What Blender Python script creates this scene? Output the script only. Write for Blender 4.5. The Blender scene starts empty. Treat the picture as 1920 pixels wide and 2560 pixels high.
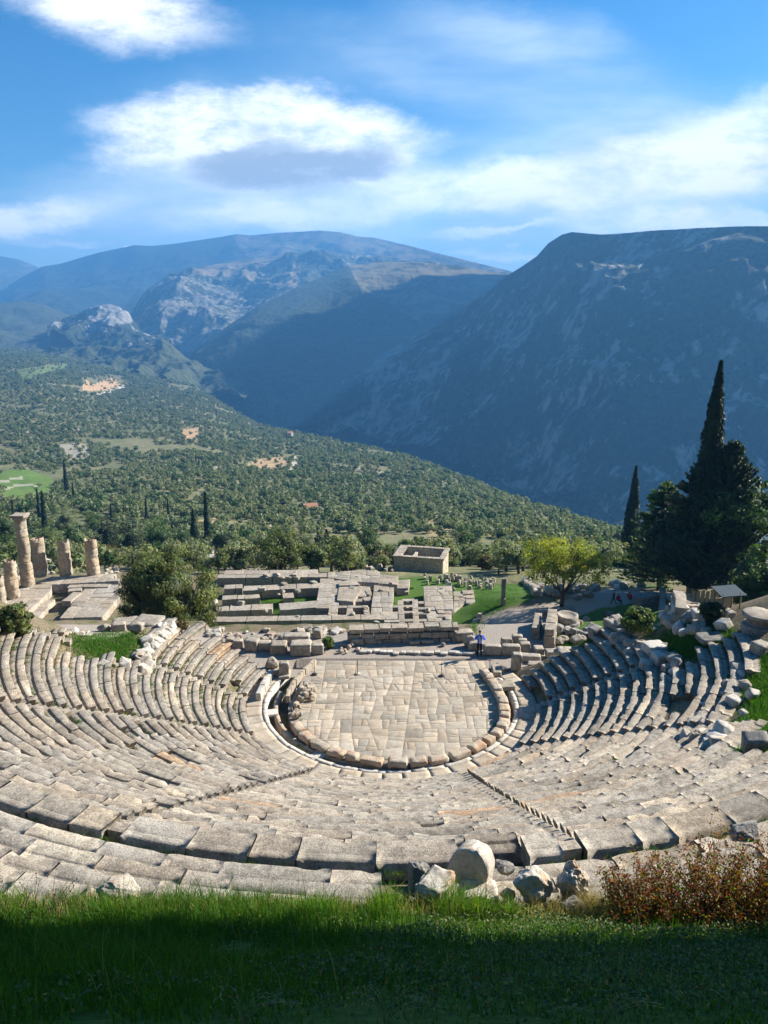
import bpy, math, random
import numpy as np
from mathutils import Vector, Matrix
R = math.radians
random.seed(7); rng = np.random.default_rng(7)
scn = bpy.context.scene

# ------------------------------------------------------------------ camera
PITCH = R(14.5); CAMH = 22.5; F = 1920.0
cam_d = bpy.data.cameras.new('camera'); cam = bpy.data.objects.new('camera', cam_d)
scn.collection.objects.link(cam); scn.camera = cam
cam.location = (0, 0, CAMH); cam.rotation_euler = (R(90) - PITCH, 0, 0)
cam_d.sensor_fit = 'VERTICAL'; cam_d.sensor_height = 32; cam_d.lens = 24
cam_d.clip_start = 0.1; cam_d.clip_end = 60000
scn.render.resolution_x = 768; scn.render.resolution_y = 1024

# ------------------------------------------------------------------ light
SUN_AZ = R(64); SUN_EL = R(31)          # azimuth from +Y towards +X
SDIR = Vector((math.sin(SUN_AZ)*math.cos(SUN_EL), math.cos(SUN_AZ)*math.cos(SUN_EL), math.sin(SUN_EL)))
sun_d = bpy.data.lights.new('sun', 'SUN'); sun_d.energy = 5.0; sun_d.angle = R(0.5); sun_d.color = (1.0, 0.93, 0.82)
sun = bpy.data.objects.new('sun', sun_d); scn.collection.objects.link(sun)
sun.rotation_euler = SDIR.to_track_quat('Z', 'Y').to_euler(); sun.location = (60, 30, 80)
scn.view_settings.view_transform = 'Standard'; scn.view_settings.look = 'None'
scn.view_settings.gamma = 1; scn.view_settings.use_curve_mapping = False
scn.view_settings.exposure = 1.38
scn.cycles.volume_bounces = 0; scn.cycles.max_bounces = 5; scn.cycles.diffuse_bounces = 2
scn.cycles.transmission_bounces = 2; scn.cycles.transparent_max_bounces = 4; scn.cycles.glossy_bounces = 1
scn.cycles.use_denoising = True
scn.cycles.caustics_reflective = False; scn.cycles.caustics_refractive = False

# ------------------------------------------------------------------ numeric helpers
def ray(x, y):
    dx = (x - 960) / F; dy = -(y - 1280) / F
    c, s = math.cos(PITCH), math.sin(PITCH)
    return np.array([dx, c + dy*s, -s + dy*c])
def P(x, y, z):                      # a point of the place at height z
    d = ray(x, y); t = (z - CAMH) / d[2]; return np.array([d[0]*t, d[1]*t, z])
def PD(x, y, D):                     # a point of the place at ground distance D
    d = ray(x, y); t = D / d[1]; return np.array([d[0]*t, D, CAMH + d[2]*t])
def proj(X, Y, Z):
    c, s = math.cos(PITCH), math.sin(PITCH); Z = Z - CAMH
    q = np.maximum(Y*c - Z*s, 0.01)
    return 960 + F*X/q, 1280 - F*(Y*s + Z*c)/q
def _h(ix, iy, iz, seed):
    n = (ix.astype(np.int64)*374761393 + iy.astype(np.int64)*668265263 + iz.astype(np.int64)*2147483647 + seed*974634777) & 0xffffffff
    n = ((n ^ (n >> 13)) * 1274126177) & 0xffffffff
    n = ((n ^ (n >> 16)) * 2246822519) & 0xffffffff
    return ((n ^ (n >> 15)) & 0xffffff) / float(0xffffff)
def noise3(p, seed=0):
    p = np.asarray(p, float); i = np.floor(p).astype(np.int64); f = p - i; u = f*f*(3-2*f)
    r = 0
    for a in (0, 1):
        for b in (0, 1):
            for c in (0, 1):
                w = (u[..., 0] if a else 1-u[..., 0])*(u[..., 1] if b else 1-u[..., 1])*(u[..., 2] if c else 1-u[..., 2])
                r = r + w*_h(i[..., 0]+a, i[..., 1]+b, i[..., 2]+c, seed)
    return r*2-1
def fbm(p, oct=4, seed=0, gain=.5, ridge=False):
    p = np.asarray(p, float); a = 1; t = 0; r = 0
    for k in range(oct):
        n = noise3(p*(2.03**k) + 17.3*k, seed+k)
        if ridge: n = 1 - 2*np.abs(n)
        r = r + a*n; t += a; a *= gain
    return r/t
def sstep(a, b, x):
    t = np.clip((x-a)/(b-a), 0, 1); return t*t*(3-2*t)
def inpoly(x, y, poly):
    x = np.asarray(x); y = np.asarray(y); r = np.zeros(x.shape, bool); n = len(poly)
    for i in range(n):
        x0, y0 = poly[i][:2]; x1, y1 = poly[(i+1) % n][:2]
        if y0 == y1: continue
        c = ((y0 > y) != (y1 > y)) & (x < (x1-x0)*(y-y0)/(y1-y0) + x0)
        r ^= c
    return r

# ------------------------------------------------------------------ materials
def mat(name):
    m = bpy.data.materials.new(name); m.use_nodes = True
    nt = m.node_tree; nt.nodes.clear()
    out = nt.nodes.new('ShaderNodeOutputMaterial')
    return m, nt, out
def N(nt, t, **kw):
    n = nt.nodes.new(t)
    for k, v in kw.items():
        if k in n.inputs.keys() and not hasattr(n, k): n.inputs[k].default_value = v
        else: setattr(n, k, v)
    return n
def ramp(nt, fac, stops):
    r = nt.nodes.new('ShaderNodeValToRGB'); el = r.color_ramp.elements
    while len(el) < len(stops): el.new(.5)
    for e, (p, c) in zip(el, stops):
        e.position = p; e.color = (c, c, c, 1) if isinstance(c, (int, float)) else (*c, 1)
    nt.links.new(fac, r.inputs[0]); return r.outputs[0]
def nz(nt, vec, scale, detail=4, rough=.6):
    n = nt.nodes.new('ShaderNodeTexNoise'); n.inputs['Scale'].default_value = scale
    n.inputs['Detail'].default_value = detail; n.inputs['Roughness'].default_value = rough
    nt.links.new(vec, n.inputs['Vector']); return n.outputs['Fac']
def mix(nt, fac, a, b, mode='MIX'):
    n = nt.nodes.new('ShaderNodeMix'); n.data_type = 'RGBA'; n.blend_type = mode
    for s, v in ((0, fac), (6, a), (7, b)):
        if hasattr(v, 'is_linked') or hasattr(v, 'links'): nt.links.new(v, n.inputs[s])
        else: n.inputs[s].default_value = v if isinstance(v, (int, float)) else (*v, 1)
    return n.outputs[2]
def mth(nt, op, a, b=None, clamp=False):
    n = nt.nodes.new('ShaderNodeMath'); n.operation = op; n.use_clamp = clamp
    for s, v in ((0, a), (1, b)):
        if v is None: continue
        if isinstance(v, (int, float)): n.inputs[s].default_value = v
        else: nt.links.new(v, n.inputs[s])
    return n.outputs[0]
def wpos(nt): return nt.nodes.new('ShaderNodeNewGeometry').outputs['Position']
def attr(nt, name='tint'):
    a = nt.nodes.new('ShaderNodeAttribute'); a.attribute_name = name; return a
def finish(nt, out, col, rough=.9, bump=None, dist=.02, strength=.6, spec=.2):
    b = nt.nodes.new('ShaderNodeBsdfPrincipled'); b.inputs['Roughness'].default_value = rough
    b.inputs['Specular IOR Level'].default_value = spec
    if hasattr(col, 'links'): nt.links.new(col, b.inputs['Base Color'])
    else: b.inputs['Base Color'].default_value = (*col, 1)
    if bump is not None:
        n = nt.nodes.new('ShaderNodeBump'); n.inputs['Strength'].default_value = strength
        n.inputs['Distance'].default_value = dist
        nt.links.new(bump, n.inputs['Height']); nt.links.new(n.outputs[0], b.inputs['Normal'])
    nt.links.new(b.outputs[0], out.inputs[0])
def stone_mat(name, c1, c2, dark=(.1, .095, .085), tint=True, scale=1.0, dist=.03, spots=.5, warm=None):
    m, nt, out = mat(name); w = wpos(nt)
    big = nz(nt, w, .5*scale, 3); mid = nz(nt, w, 3.2*scale, 6, .7); fine = nz(nt, w, 22*scale, 5, .75)
    col = mix(nt, ramp(nt, big, [(.35, 0.), (.68, 1.)]), c1, c2)
    if warm: col = mix(nt, ramp(nt, nz(nt, w, 1.1*scale, 3), [(.5, 0.), (.7, 1.)]), col, warm)
    col = mix(nt, ramp(nt, mid, [(.40, spots), (.56, 0.)]), col, dark)
    col = mix(nt, ramp(nt, fine, [(.36, .8), (.5, 0.)]), col, dark)
    col = mix(nt, ramp(nt, fine, [(.55, 0.), (.68, .6)]), col, tuple(min(.75, c*1.45) for c in c2))
    lich = nz(nt, w, 1.3*scale, 5, .75); col = mix(nt, ramp(nt, lich, [(.56, 0.), (.66, .5)]), col, tuple(c*.62 for c in (c1[0]*.95, c1[1], c1[2]*1.08)))
    if tint:
        a = attr(nt); col = mix(nt, 1.0, col, a.outputs['Color'], 'MULTIPLY')
    h = mth(nt, 'ADD', mth(nt, 'MULTIPLY', mid, 1.6), fine)
    finish(nt, out, col, .95, h, dist, .8); return m
def stone_mat_flat(*a, **k): return stone_mat(*a, dist=.010, **k)
MS = {}
MS['seat'] = stone_mat('seat_limestone', (.37, .315, .245), (.50, .44, .355), dark=(.13, .112, .09), spots=.6)
MS['pave'] = stone_mat_flat('paving_limestone', (.40, .335, .25), (.52, .445, .345), dark=(.19, .155, .11), spots=.35)
MS['white'] = stone_mat('pale_limestone', (.52, .48, .41), (.66, .62, .54), dark=(.22, .2, .17), spots=.3)
MS['block'] = stone_mat('block_limestone', (.36, .31, .24), (.50, .44, .355), dark=(.13, .11, .09), spots=.55)
MS['warm'] = stone_mat('warm_limestone', (.46, .37, .27), (.56, .48, .37), dark=(.2, .15, .1), warm=(.5, .27, .16), spots=.3)
MS['column'] = stone_mat('column_stone', (.42, .345, .255), (.55, .465, .35), dark=(.18, .14, .1), warm=(.5, .36, .23), spots=.5, scale=.8)
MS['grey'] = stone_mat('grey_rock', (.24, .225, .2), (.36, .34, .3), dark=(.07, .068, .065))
MS['fore'] = stone_mat('boulder_limestone', (.55, .49, .4), (.7, .65, .56), dark=(.22, .16, .1), warm=(.5, .33, .18), spots=.35, scale=2.2, dist=.03)
MS['treasury'] = stone_mat('treasury_stone', (.52, .455, .33), (.64, .57, .43), dark=(.22, .17, .11), spots=.35)

def leaf_mat(name, c, trans=.3, c2=None):
    m, nt, out = mat(name); a = attr(nt)
    col = mix(nt, 1.0, (1, 1, 1), a.outputs['Color'], 'MULTIPLY')
    base = mix(nt, a.outputs['Alpha'], c2 or c, c)
    col = mix(nt, 1.0, base, a.outputs['Color'], 'MULTIPLY')
    d = nt.nodes.new('ShaderNodeBsdfPrincipled'); nt.links.new(col, d.inputs['Base Color'])
    d.inputs['Roughness'].default_value = .6; d.inputs['Specular IOR Level'].default_value = .25
    t = nt.nodes.new('ShaderNodeBsdfTranslucent'); nt.links.new(mix(nt, 1.0, col, (1.3, 1.4, .6), 'MULTIPLY'), t.inputs[0])
    s = nt.nodes.new('ShaderNodeMixShader'); s.inputs[0].default_value = trans
    nt.links.new(d.outputs[0], s.inputs[1]); nt.links.new(t.outputs[0], s.inputs[2])
    nt.links.new(s.outputs[0], out.inputs[0]); return m
ML = dict(
    olive=leaf_mat('olive_foliage', (.215, .24, .125), .3, (.18, .21, .095)),
    pine=leaf_mat('pine_foliage', (.075, .13, .03), .25, (.045, .085, .022)),
    fir=leaf_mat('fir_foliage', (.038, .062, .022), .12, (.022, .042, .016)),
    cypress=leaf_mat('cypress_foliage', (.022, .042, .016), .12, (.014, .03, .012)),
    juniper=leaf_mat('juniper_foliage', (.13, .155, .045), .28, (.075, .10, .03)),
    yellow=leaf_mat('almond_foliage', (.32, .33, .045), .45, (.2, .23, .04)),
    grass=leaf_mat('grass_blades', (.06, .155, .014), .4, (.04, .105, .012)),
    straw=leaf_mat('dry_grass', (.42, .34, .17), .3, (.34, .25, .12)),
    red=leaf_mat('red_leaves', (.26, .07, .025), .35, (.3, .16, .04)),
    brownleaf=leaf_mat('autumn_leaves', (.14, .085, .035), .3, (.10, .09, .03)),
    weed=leaf_mat('weed_foliage', (.11, .15, .045), .3, (.07, .11, .03)),
)
def plain(name, c, rough=.8):
    m, nt, out = mat(name); w = wpos(nt)
    col = mix(nt, ramp(nt, nz(nt, w, 6, 4), [(.3, 0.), (.7, 1.)]), tuple(x*.75 for x in c), c)
    finish(nt, out, col, rough, nz(nt, w, 30, 3), .005, .4); return m
MP = dict(bark=plain('bark', (.085, .065, .05)), twig=plain('twig', (.12, .08, .055)), iron=plain('iron_post', (.03, .03, .03), .5),
    blue=plain('blue_jacket', (.015, .18, .8)), navy=plain('dark_trousers', (.012, .013, .02)), skin=plain('skin', (.5, .3, .2), .6),
    hair=plain('dark_hair', (.02, .014, .01)), shirt=plain('pale_shirt', (.6, .55, .55)), red=plain('red_cloth', (.5, .012, .02)),
    black=plain('black_cloth', (.012, .012, .013)), wood=plain('shelter_wood', (.35, .24, .14)), slate=plain('blue_grey_roof', (.05, .08, .10)),
    plaster=plain('pale_panel', (.55, .48, .36)), concrete=plain('house_wall', (.55, .5, .42)), tile=plain('roof_tile', (.4, .2, .12)))

# ------------------------------------------------------------------ object helpers
def link(o): scn.collection.objects.link(o); return o
class MB:
    """collects pieces of ONE mesh"""
    def __init__(s): s.v = []; s.f = []; s.t = []; s.n = 0
    def add(s, v, f, t=(1, 1, 1, 1)):
        v = np.asarray(v, float); f = np.asarray(f, int)
        s.v.append(v); s.f.append(f + s.n); s.n += len(v)
        t = np.asarray(t, float)
        if t.ndim == 1:
            if len(t) == 3: t = np.append(t, 1)
            t = np.tile(t, (len(f), 1))
        s.t.append(t)
    def mesh(s, name, smooth=False):
        me = bpy.data.meshes.new(name)
        if not s.v: return me
        V = np.concatenate(s.v)
        sizes = []; idx = []; tints = []
        for f, t in zip(s.f, s.t):
            k = f.shape[1]; sizes.append(np.full(len(f), k)); idx.append(f.ravel()); tints.append(np.repeat(t, k, axis=0))
        sizes = np.concatenate(sizes); idx = np.concatenate(idx); tints = np.concatenate(tints)
        me.vertices.add(len(V)); me.vertices.foreach_set('co', V.ravel())
        me.loops.add(len(idx)); me.loops.foreach_set('vertex_index', idx.astype(np.int32))
        me.polygons.add(len(sizes)); st = np.concatenate([[0], np.cumsum(sizes)[:-1]])
        me.polygons.foreach_set('loop_start', st.astype(np.int32))
        try: me.polygons.foreach_set('loop_total', sizes.astype(np.int32))
        except Exception: pass
        ca = me.color_attributes.new('tint', 'FLOAT_COLOR', 'CORNER'); ca.data.foreach_set('color', tints.ravel())
        me.update(calc_edges=True); me.validate()
        if smooth: me.polygons.foreach_set('use_smooth', np.ones(len(me.polygons), bool))
        return me
    def build(s, name, m, parent=None, smooth=False, loc=None):
        me = s.mesh(name, smooth); me.materials.append(m)
        o = link(bpy.data.objects.new(name, me))
        if loc is not None: o.location = loc
        if parent: o.parent = parent
        return o
def tag(o, label=None, cat=None, group=None, kind=None):
    if label: o['label'] = label
    if cat: o['category'] = cat
    if group: o['group'] = group
    if kind: o['kind'] = kind
    return o
def empty(name, loc, label, cat, group=None, rz=0):
    o = link(bpy.data.objects.new(name, None)); o.location = loc; o.rotation_euler = (0, 0, rz); o.empty_display_size = .3
    return tag(o, label, cat, group)
def struct(o): o['kind'] = 'structure'; return o
def tintv(s=.12, warm=.03):
    b = 1 + random.uniform(-s, s*.6); w = random.uniform(-warm, warm)
    return (b*(1+w), b, b*(1-w), 1)

def grid_faces(nu, nv, wrap=False):
    i, j = np.meshgrid(np.arange(nu - (0 if wrap else 1)), np.arange(nv-1), indexing='ij')
    i2 = (i+1) % nu
    return np.stack([i*nv+j, i2*nv+j, i2*nv+j+1, i*nv+j+1], -1).reshape(-1, 4)

def icosphere(sub):
    t = (1+5**.5)/2
    v = [(-1, t, 0), (1, t, 0), (-1, -t, 0), (1, -t, 0), (0, -1, t), (0, 1, t), (0, -1, -t), (0, 1, -t), (t, 0, -1), (t, 0, 1), (-t, 0, -1), (-t, 0, 1)]
    f = [(0, 11, 5), (0, 5, 1), (0, 1, 7), (0, 7, 10), (0, 10, 11), (1, 5, 9), (5, 11, 4), (11, 10, 2), (10, 7, 6), (7, 1, 8), (3, 9, 4), (3, 4, 2), (3, 2, 6), (3, 6, 8), (3, 8, 9), (4, 9, 5), (2, 4, 11), (6, 2, 10), (8, 6, 7), (9, 8, 1)]
    v = [np.array(a, float)/np.linalg.norm(a) for a in v]
    for _ in range(sub):
        c = {}; nf = []
        def mid(a, b):
            k = (min(a, b), max(a, b))
            if k not in c:
                m = v[a]+v[b]; v.append(m/np.linalg.norm(m)); c[k] = len(v)-1
            return c[k]
        for a, b, d in f:
            x, y, z = mid(a, b), mid(b, d), mid(d, a)
            nf += [(a, x, z), (b, y, x), (d, z, y), (x, y, z)]
        f = nf
    return np.array(v), np.array(f)
ICO = {k: icosphere(k) for k in (1, 2, 3, 4, 5)}
def rock_geo(sub=3, boxy=0.0, rough=.06, seed=0, cuts=9, fine=.015, dims=(1, 1, 1)):
    """a chiselled stone: directions clipped by planes; boxy adds six main faces"""
    r = np.random.default_rng(seed); d, f = ICO[sub]
    n = []; o = []
    if boxy:
        for a in range(3):
            for s in (-1, 1):
                w = np.zeros(3); w[a] = s; w += r.normal(0, .035, 3); n.append(w/np.linalg.norm(w)); o.append(.5)
        for _ in range(cuts):
            w = r.normal(0, 1, 3); w /= np.linalg.norm(w); n.append(w); o.append(r.uniform(.62, .78))
    else:
        for _ in range(cuts+16):
            w = r.normal(0, 1, 3); w /= np.linalg.norm(w); n.append(w); o.append(r.uniform(.41, .5))
    n = np.array(n); o = np.array(o)
    dd = d @ n.T; t = np.where(dd > 1e-3, o/np.maximum(dd, 1e-3), 9).min(1); t = np.minimum(t, .95)
    if boxy:   # warp directions so vertices spread evenly over box faces
        pass
    v = d*t[:, None]
    v += d*(fbm(v*3+seed*7.1, 3, seed)*rough)[:, None] + d*(fbm(v*13+seed, 3, seed+5)*fine)[:, None]
    return v*np.array(dims), f
def block_geo(L, W, H, rough=.02, seed=0, seg=.35, chip=.05, fine=.01):
    """a dressed block: subdivided box with worn edges; origin bottom centre"""
    nx, ny, nz_ = max(2, int(L/seg)), max(2, int(W/seg)), max(1, int(H/seg))
    V = []; Fc = []; k = 0
    def face(n1, n2, fn):
        nonlocal k
        a, b = np.meshgrid(np.linspace(-.5, .5, n1+1), np.linspace(-.5, .5, n2+1), indexing='ij')
        V.append(fn(a.ravel(), b.ravel())); Fc.append(grid_faces(n1+1, n2+1)+k); k += (n1+1)*(n2+1)
    h = .5
    face(nx, ny, lambda a, b: np.c_[a, b, a*0+h]); face(ny, nx, lambda a, b: np.c_[b, a, a*0-h])
    face(ny, nz_, lambda a, b: np.c_[a*0+h, a, b]); face(nz_, ny, lambda a, b: np.c_[a*0-h, b, a])
    face(nz_, nx, lambda a, b: np.c_[b, a*0+h, a]); face(nx, nz_, lambda a, b: np.c_[a, a*0-h, b])
    v = np.concatenate(V)*np.array([L, W, H]); q = v + seed*13.7
    # worn edges: pull in where two coordinates are extreme
    e = np.stack([np.abs(v[:, 0])/L, np.abs(v[:, 1])/W, np.abs(v[:, 2])/H], -1)*2
    m = np.sort(e, 1)[:, 1]
    wear = sstep(.93, 1, m)*(.35+.65*np.abs(fbm(q*2.3, 2, seed)))*chip*1.6
    c = v/np.linalg.norm(v, axis=1)[:, None]
    v = v - c*wear[:, None]
    nn = np.stack([fbm(q*1.7, 3, seed), fbm(q*1.7+40, 3, seed), fbm(q*1.7+80, 3, seed)], -1)
    v = v + nn*rough + np.stack([fbm(q*9+5, 2, seed), fbm(q*9+45, 2, seed), fbm(q*9+85, 2, seed)], -1)*fine
    v[:, 2] += H/2
    return v, np.concatenate(Fc)
def xf(v, loc=(0, 0, 0), rz=0, rx=0, ry=0, s=1):
    M = np.array((Matrix.Rotation(rz, 3, 'Z') @ Matrix.Rotation(ry, 3, 'Y') @ Matrix.Rotation(rx, 3, 'X')))
    return (v*s) @ M.T + np.asarray(loc)
def tube(pts, rad, n=7, jit=0, seed=0):
    pts = np.asarray(pts, float); rad = np.asarray(rad, float); m = len(pts)
    t = np.gradient(pts, axis=0); t /= np.linalg.norm(t, axis=1)[:, None]+1e-9
    up = np.array([0.3, .2, 1.]) if abs(t[0][2]) < .9 else np.array([1., .1, 0])
    a = np.cross(t, up); a /= np.linalg.norm(a, axis=1)[:, None]; b = np.cross(t, a)
    an = np.linspace(0, 2*math.pi, n, endpoint=False)
    ring = np.cos(an)[None, :, None]*a[:, None]+np.sin(an)[None, :, None]*b[:, None]
    v = pts[:, None]+ring*rad[:, None, None]
    v = v.reshape(-1, 3)
    if jit: v += np.random.default_rng(seed).normal(0, jit, v.shape)
    i, j = np.meshgrid(np.arange(m-1), np.arange(n), indexing='ij'); j2 = (j+1) % n
    f = np.stack([i*n+j, i*n+j2, (i+1)*n+j2, (i+1)*n+j], -1).reshape(-1, 4)
    v = np.concatenate([v, pts[:1], pts[-1:]]); c0, c1 = m*n, m*n+1
    cap = np.array([[c0, (k+1) % n, k, k] for k in range(n)]+[[c1, (m-1)*n+k, (m-1)*n+(k+1) % n, (m-1)*n+(k+1) % n] for k in range(n)])
    return v, f, cap[:, :3]
def add_tube(mb, pts, rad, n=7, t=(1, 1, 1, 1), jit=0, seed=0):
    v, f, c = tube(pts, rad, n, jit, seed); base = mb.n
    mb.add(v, f, t); mb.f.append(c+base); tt = np.asarray(t, float); mb.t.append(np.tile(tt if len(tt) == 4 else np.append(tt, 1), (len(c), 1)))

# ------------------------------------------------------------------ the lie of the land
C = np.array([0.4, 41.9]); R0, RW, RH, NR = 8.6, .634, .353, 27
RTOP = R0 + 26*RW + .85; ZTOP = NR*RH
UW, UH = .78, .285                       # upper rows
BANK_Y = [-6, 0, 3, 6, 8, 10, 12, 13.4, 14.2]; BANK_D = [-1.6, 1.6, 3.85, 6.45, 8.15, 9.85, 11.2, 12.0, 12.9]
def cone_z(r):
    lo = (r-R0)/RW*RH
    up = ZTOP - .2 + np.maximum(r-RTOP-.3, 0)/UW*UH
    return np.where(r < R0, 0, np.where(r < RTOP-.02, lo, up))
def height(x, y):
    x = np.asarray(x, float); y = np.asarray(y, float)
    dx, dy = x-C[0], y-C[1]; r = np.hypot(dx, dy)
    low = np.minimum((np.maximum(r, R0)-R0)/RW*RH-.2, ZTOP-.75)
    low = np.where(r > RTOP, np.maximum(low, ZTOP-.45+np.maximum(r-RTOP-.1, 0)/UW*UH), low)
    # right: beyond the seats a grassy slope
    right = np.where(y < 50, 4.6-(y-44)*.33, 2.62-(y-50)*.6); right = np.maximum(right, -11.2-np.maximum(y-90, 0)*.3)
    right = np.maximum(np.minimum(right, 8+(x-15)*.25), -40)
    mid = -.06-11.2*sstep(53.6, 63, y); mid = np.where(y > 90, -11.26-(y-90)*.3, mid)
    outerR = mid + (right-mid)*sstep(13, 20, x)
    ctr = np.where(y < 53.6, -.06, -.06-13.9*sstep(53.6, 60, y)); ctr = np.where(y > 104, -13.96-(y-104)*.36, ctr)
    left = 1.6-(y-46)*.28; left = np.where(y > 58, -1.76-12.2*sstep(58, 70, y), left); left = np.where(y > 104, -13.96-(y-104)*.3, left)
    outer = ctr + (left-ctr)*sstep(-11, -15, x)
    outer = outer + (outerR-outer)*sstep(5, 20, x)
    ye = np.where(x < C[0], 45.4-6*sstep(-14, -17, x)*1.0, 45.4-5.5*sstep(14.5, 17, x))
    wdt = 1.0+5*sstep(13.5, 19, np.abs(dx))
    t = sstep(0, 1, (y-ye)/wdt)
    z = low*(1-t)+outer*t
    z = np.where((r < R0-.05) & (y < 47.6), -.62, z)
    bank = CAMH-np.interp(y, BANK_Y, BANK_D)
    ed = 13.75+.35*fbm(np.stack([x*.5, x*0, x*0], -1), 2, 3)
    z = np.where(y < ed, np.maximum(bank, np.where(y < 12, -99, z-.4)), z)
    z = np.where((y < 13) , bank, z)
    return z
def ground(px, py, lo=3, hi=170):        # where a sight line meets the land
    d = ray(px, py); t = np.linspace(lo, hi, 3000)
    X, Y, Z = d[0]*t, d[1]*t, CAMH+d[2]*t
    hit = Z <= height(X, Y)
    if not hit[10:].any() and 'HG' in globals():
        q = HG[:, 2:].reshape(-1, 3); u, v = proj(q[:, 0], q[:, 1], q[:, 2]); return q[np.argmin((u-px)**2+(v-py)**2)].copy()
    hit[:10] = False; k = np.argmax(hit)
    return np.array([X[k], Y[k], float(height(X[k], Y[k]))])
def mpx(p):                               # photo pixels per metre at p
    return F/(p[1]*math.cos(PITCH)-(p[2]-CAMH)*math.sin(PITCH))
# ------------------------------------------------------------------ END HELPERS
# ------------------------------------------------------------------ sky and clouds
w_ = bpy.data.worlds.new('World'); scn.world = w_; w_.use_nodes = True
nt = w_.node_tree; nt.nodes.clear()
SKYS = 0.052
out = nt.nodes.new('ShaderNodeOutputWorld'); bg = nt.nodes.new('ShaderNodeBackground'); bg.inputs[1].default_value = SKYS
nt.links.new(bg.outputs[0], out.inputs[0])
sky = nt.nodes.new('ShaderNodeTexSky'); sky.sky_type = 'NISHITA'; sky.sun_disc = False
sky.sun_elevation = SUN_EL; sky.sun_rotation = SUN_AZ; sky.altitude = 600; sky.air_density = 1.0; sky.dust_density = .35; sky.ozone_density = 3.0
hs = nt.nodes.new('ShaderNodeHueSaturation'); hs.inputs['Saturation'].default_value = 1.38; hs.inputs['Value'].default_value = 1.0
nt.links.new(sky.outputs[0], hs.inputs['Color'])
tc = nt.nodes.new('ShaderNodeTexCoord'); sp = nt.nodes.new('ShaderNodeSeparateXYZ'); nt.links.new(tc.outputs['Generated'], sp.inputs[0])
yy = mth(nt, 'MAXIMUM', sp.outputs[1], .08)
cu = mth(nt, 'DIVIDE', sp.outputs[0], yy); cv = mth(nt, 'DIVIDE', sp.outputs[2], yy)
cb = nt.nodes.new('ShaderNodeCombineXYZ'); nt.links.new(cu, cb.inputs[0]); nt.links.new(cv, cb.inputs[1]); UV = cb.outputs[0]
def smap(vec, sc, rot=0):
    m = nt.nodes.new('ShaderNodeMapping'); m.inputs['Scale'].default_value = sc; m.inputs['Rotation'].default_value = (0, 0, rot)
    nt.links.new(vec, m.inputs['Vector']); return m.outputs[0]
wn = nt.nodes.new('ShaderNodeTexNoise'); wn.inputs['Scale'].default_value = 3.5; wn.inputs['Detail'].default_value = 7; wn.inputs['Roughness'].default_value = .7
nt.links.new(smap(UV, (1, 2.2, 1)), wn.inputs['Vector'])
vs = nt.nodes.new('ShaderNodeVectorMath'); vs.operation = 'MULTIPLY_ADD'; vs.inputs[1].default_value = (.17, .085, 0); vs.inputs[2].default_value = (-.085, -.0425, 0)
nt.links.new(wn.outputs['Color'], vs.inputs[0])
va = nt.nodes.new('ShaderNodeVectorMath'); va.operation = 'ADD'; nt.links.new(UV, va.inputs[0]); nt.links.new(vs.outputs[0], va.inputs[1]); WUV = va.outputs[0]
def uvpx(x, y):
    d = ray(x, y); return d[0]/d[1], d[2]/d[1]
def blob(px, py, rx, ry, rot=0, s=1, inner=.35):
    u, v = uvpx(px, py); ux, _ = uvpx(px+rx, py); _, vy = uvpx(px, py-ry)
    m = nt.nodes.new('ShaderNodeMapping'); m.vector_type = 'TEXTURE'
    m.inputs['Location'].default_value = (u, v, 0); m.inputs['Rotation'].default_value = (0, 0, R(rot)); m.inputs['Scale'].default_value = (abs(ux-u), abs(vy-v), 1)
    nt.links.new(WUV, m.inputs['Vector'])
    l = nt.nodes.new('ShaderNodeVectorMath'); l.operation = 'LENGTH'; nt.links.new(m.outputs[0], l.inputs[0])
    r = nt.nodes.new('ShaderNodeMapRange'); r.interpolation_type = 'SMOOTHSTEP'
    r.inputs['From Min'].default_value = 1; r.inputs['From Max'].default_value = inner; r.inputs['To Min'].default_value = 0; r.inputs['To Max'].default_value = s
    nt.links.new(l.outputs['Value'], r.inputs['Value']); return r.outputs[0]
def comb(bl):
    inv = None
    for b in bl:
        k = mth(nt, 'SUBTRACT', 1, b); inv = k if inv is None else mth(nt, 'MULTIPLY', inv, k)
    return mth(nt, 'SUBTRACT', 1, inv, True)
thin = comb([blob(1330, 100, 480, 120, -10, .6, .1), blob(1150, 190, 800, 140, -8, .4, .0), blob(640, 300, 520, 160, -4, .35, .1),
    blob(560, 520, 720, 150, 0, .85, .3), blob(1400, 540, 1000, 170, 0, .9, .2), blob(1500, 400, 800, 230, 5, .75, .2), blob(1000, 200, 300, 60, -20, .2, 0), blob(250, 620, 500, 60, 0, .4, 0)])
dense = comb([blob(290, 5, 370, 135, -12, 1, .2), blob(560, 330, 420, 130, 0, 1., .55), blob(830, 325, 340, 110, -10, 1., .5), blob(390, 390, 250, 90, 4, .9, .3), blob(760, 440, 380, 90, 0, .9, .3),
    blob(90, 545, 260, 60, 6, 1, .3), blob(1300, 460, 520, 90, 3, 1, .35), blob(1700, 430, 480, 120, 4, 1., .45), blob(1880, 310, 420, 110, 12, .85, .2), blob(1750, 560, 480, 50, 0, 1, .35),
    blob(1080, 510, 480, 50, 6, .8, .2), blob(640, 545, 300, 55, 0, .85, .2), blob(1440, 510, 160, 70, -30, .9, .3), blob(1250, 625, 150, 16, 0, .7, .3), blob(1250, 575, 260, 14, 5, .7, .2), blob(345, 611, 24, 9, 0, 1.3, .5), blob(160, 600, 160, 16, 0, .5, .2)])
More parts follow.
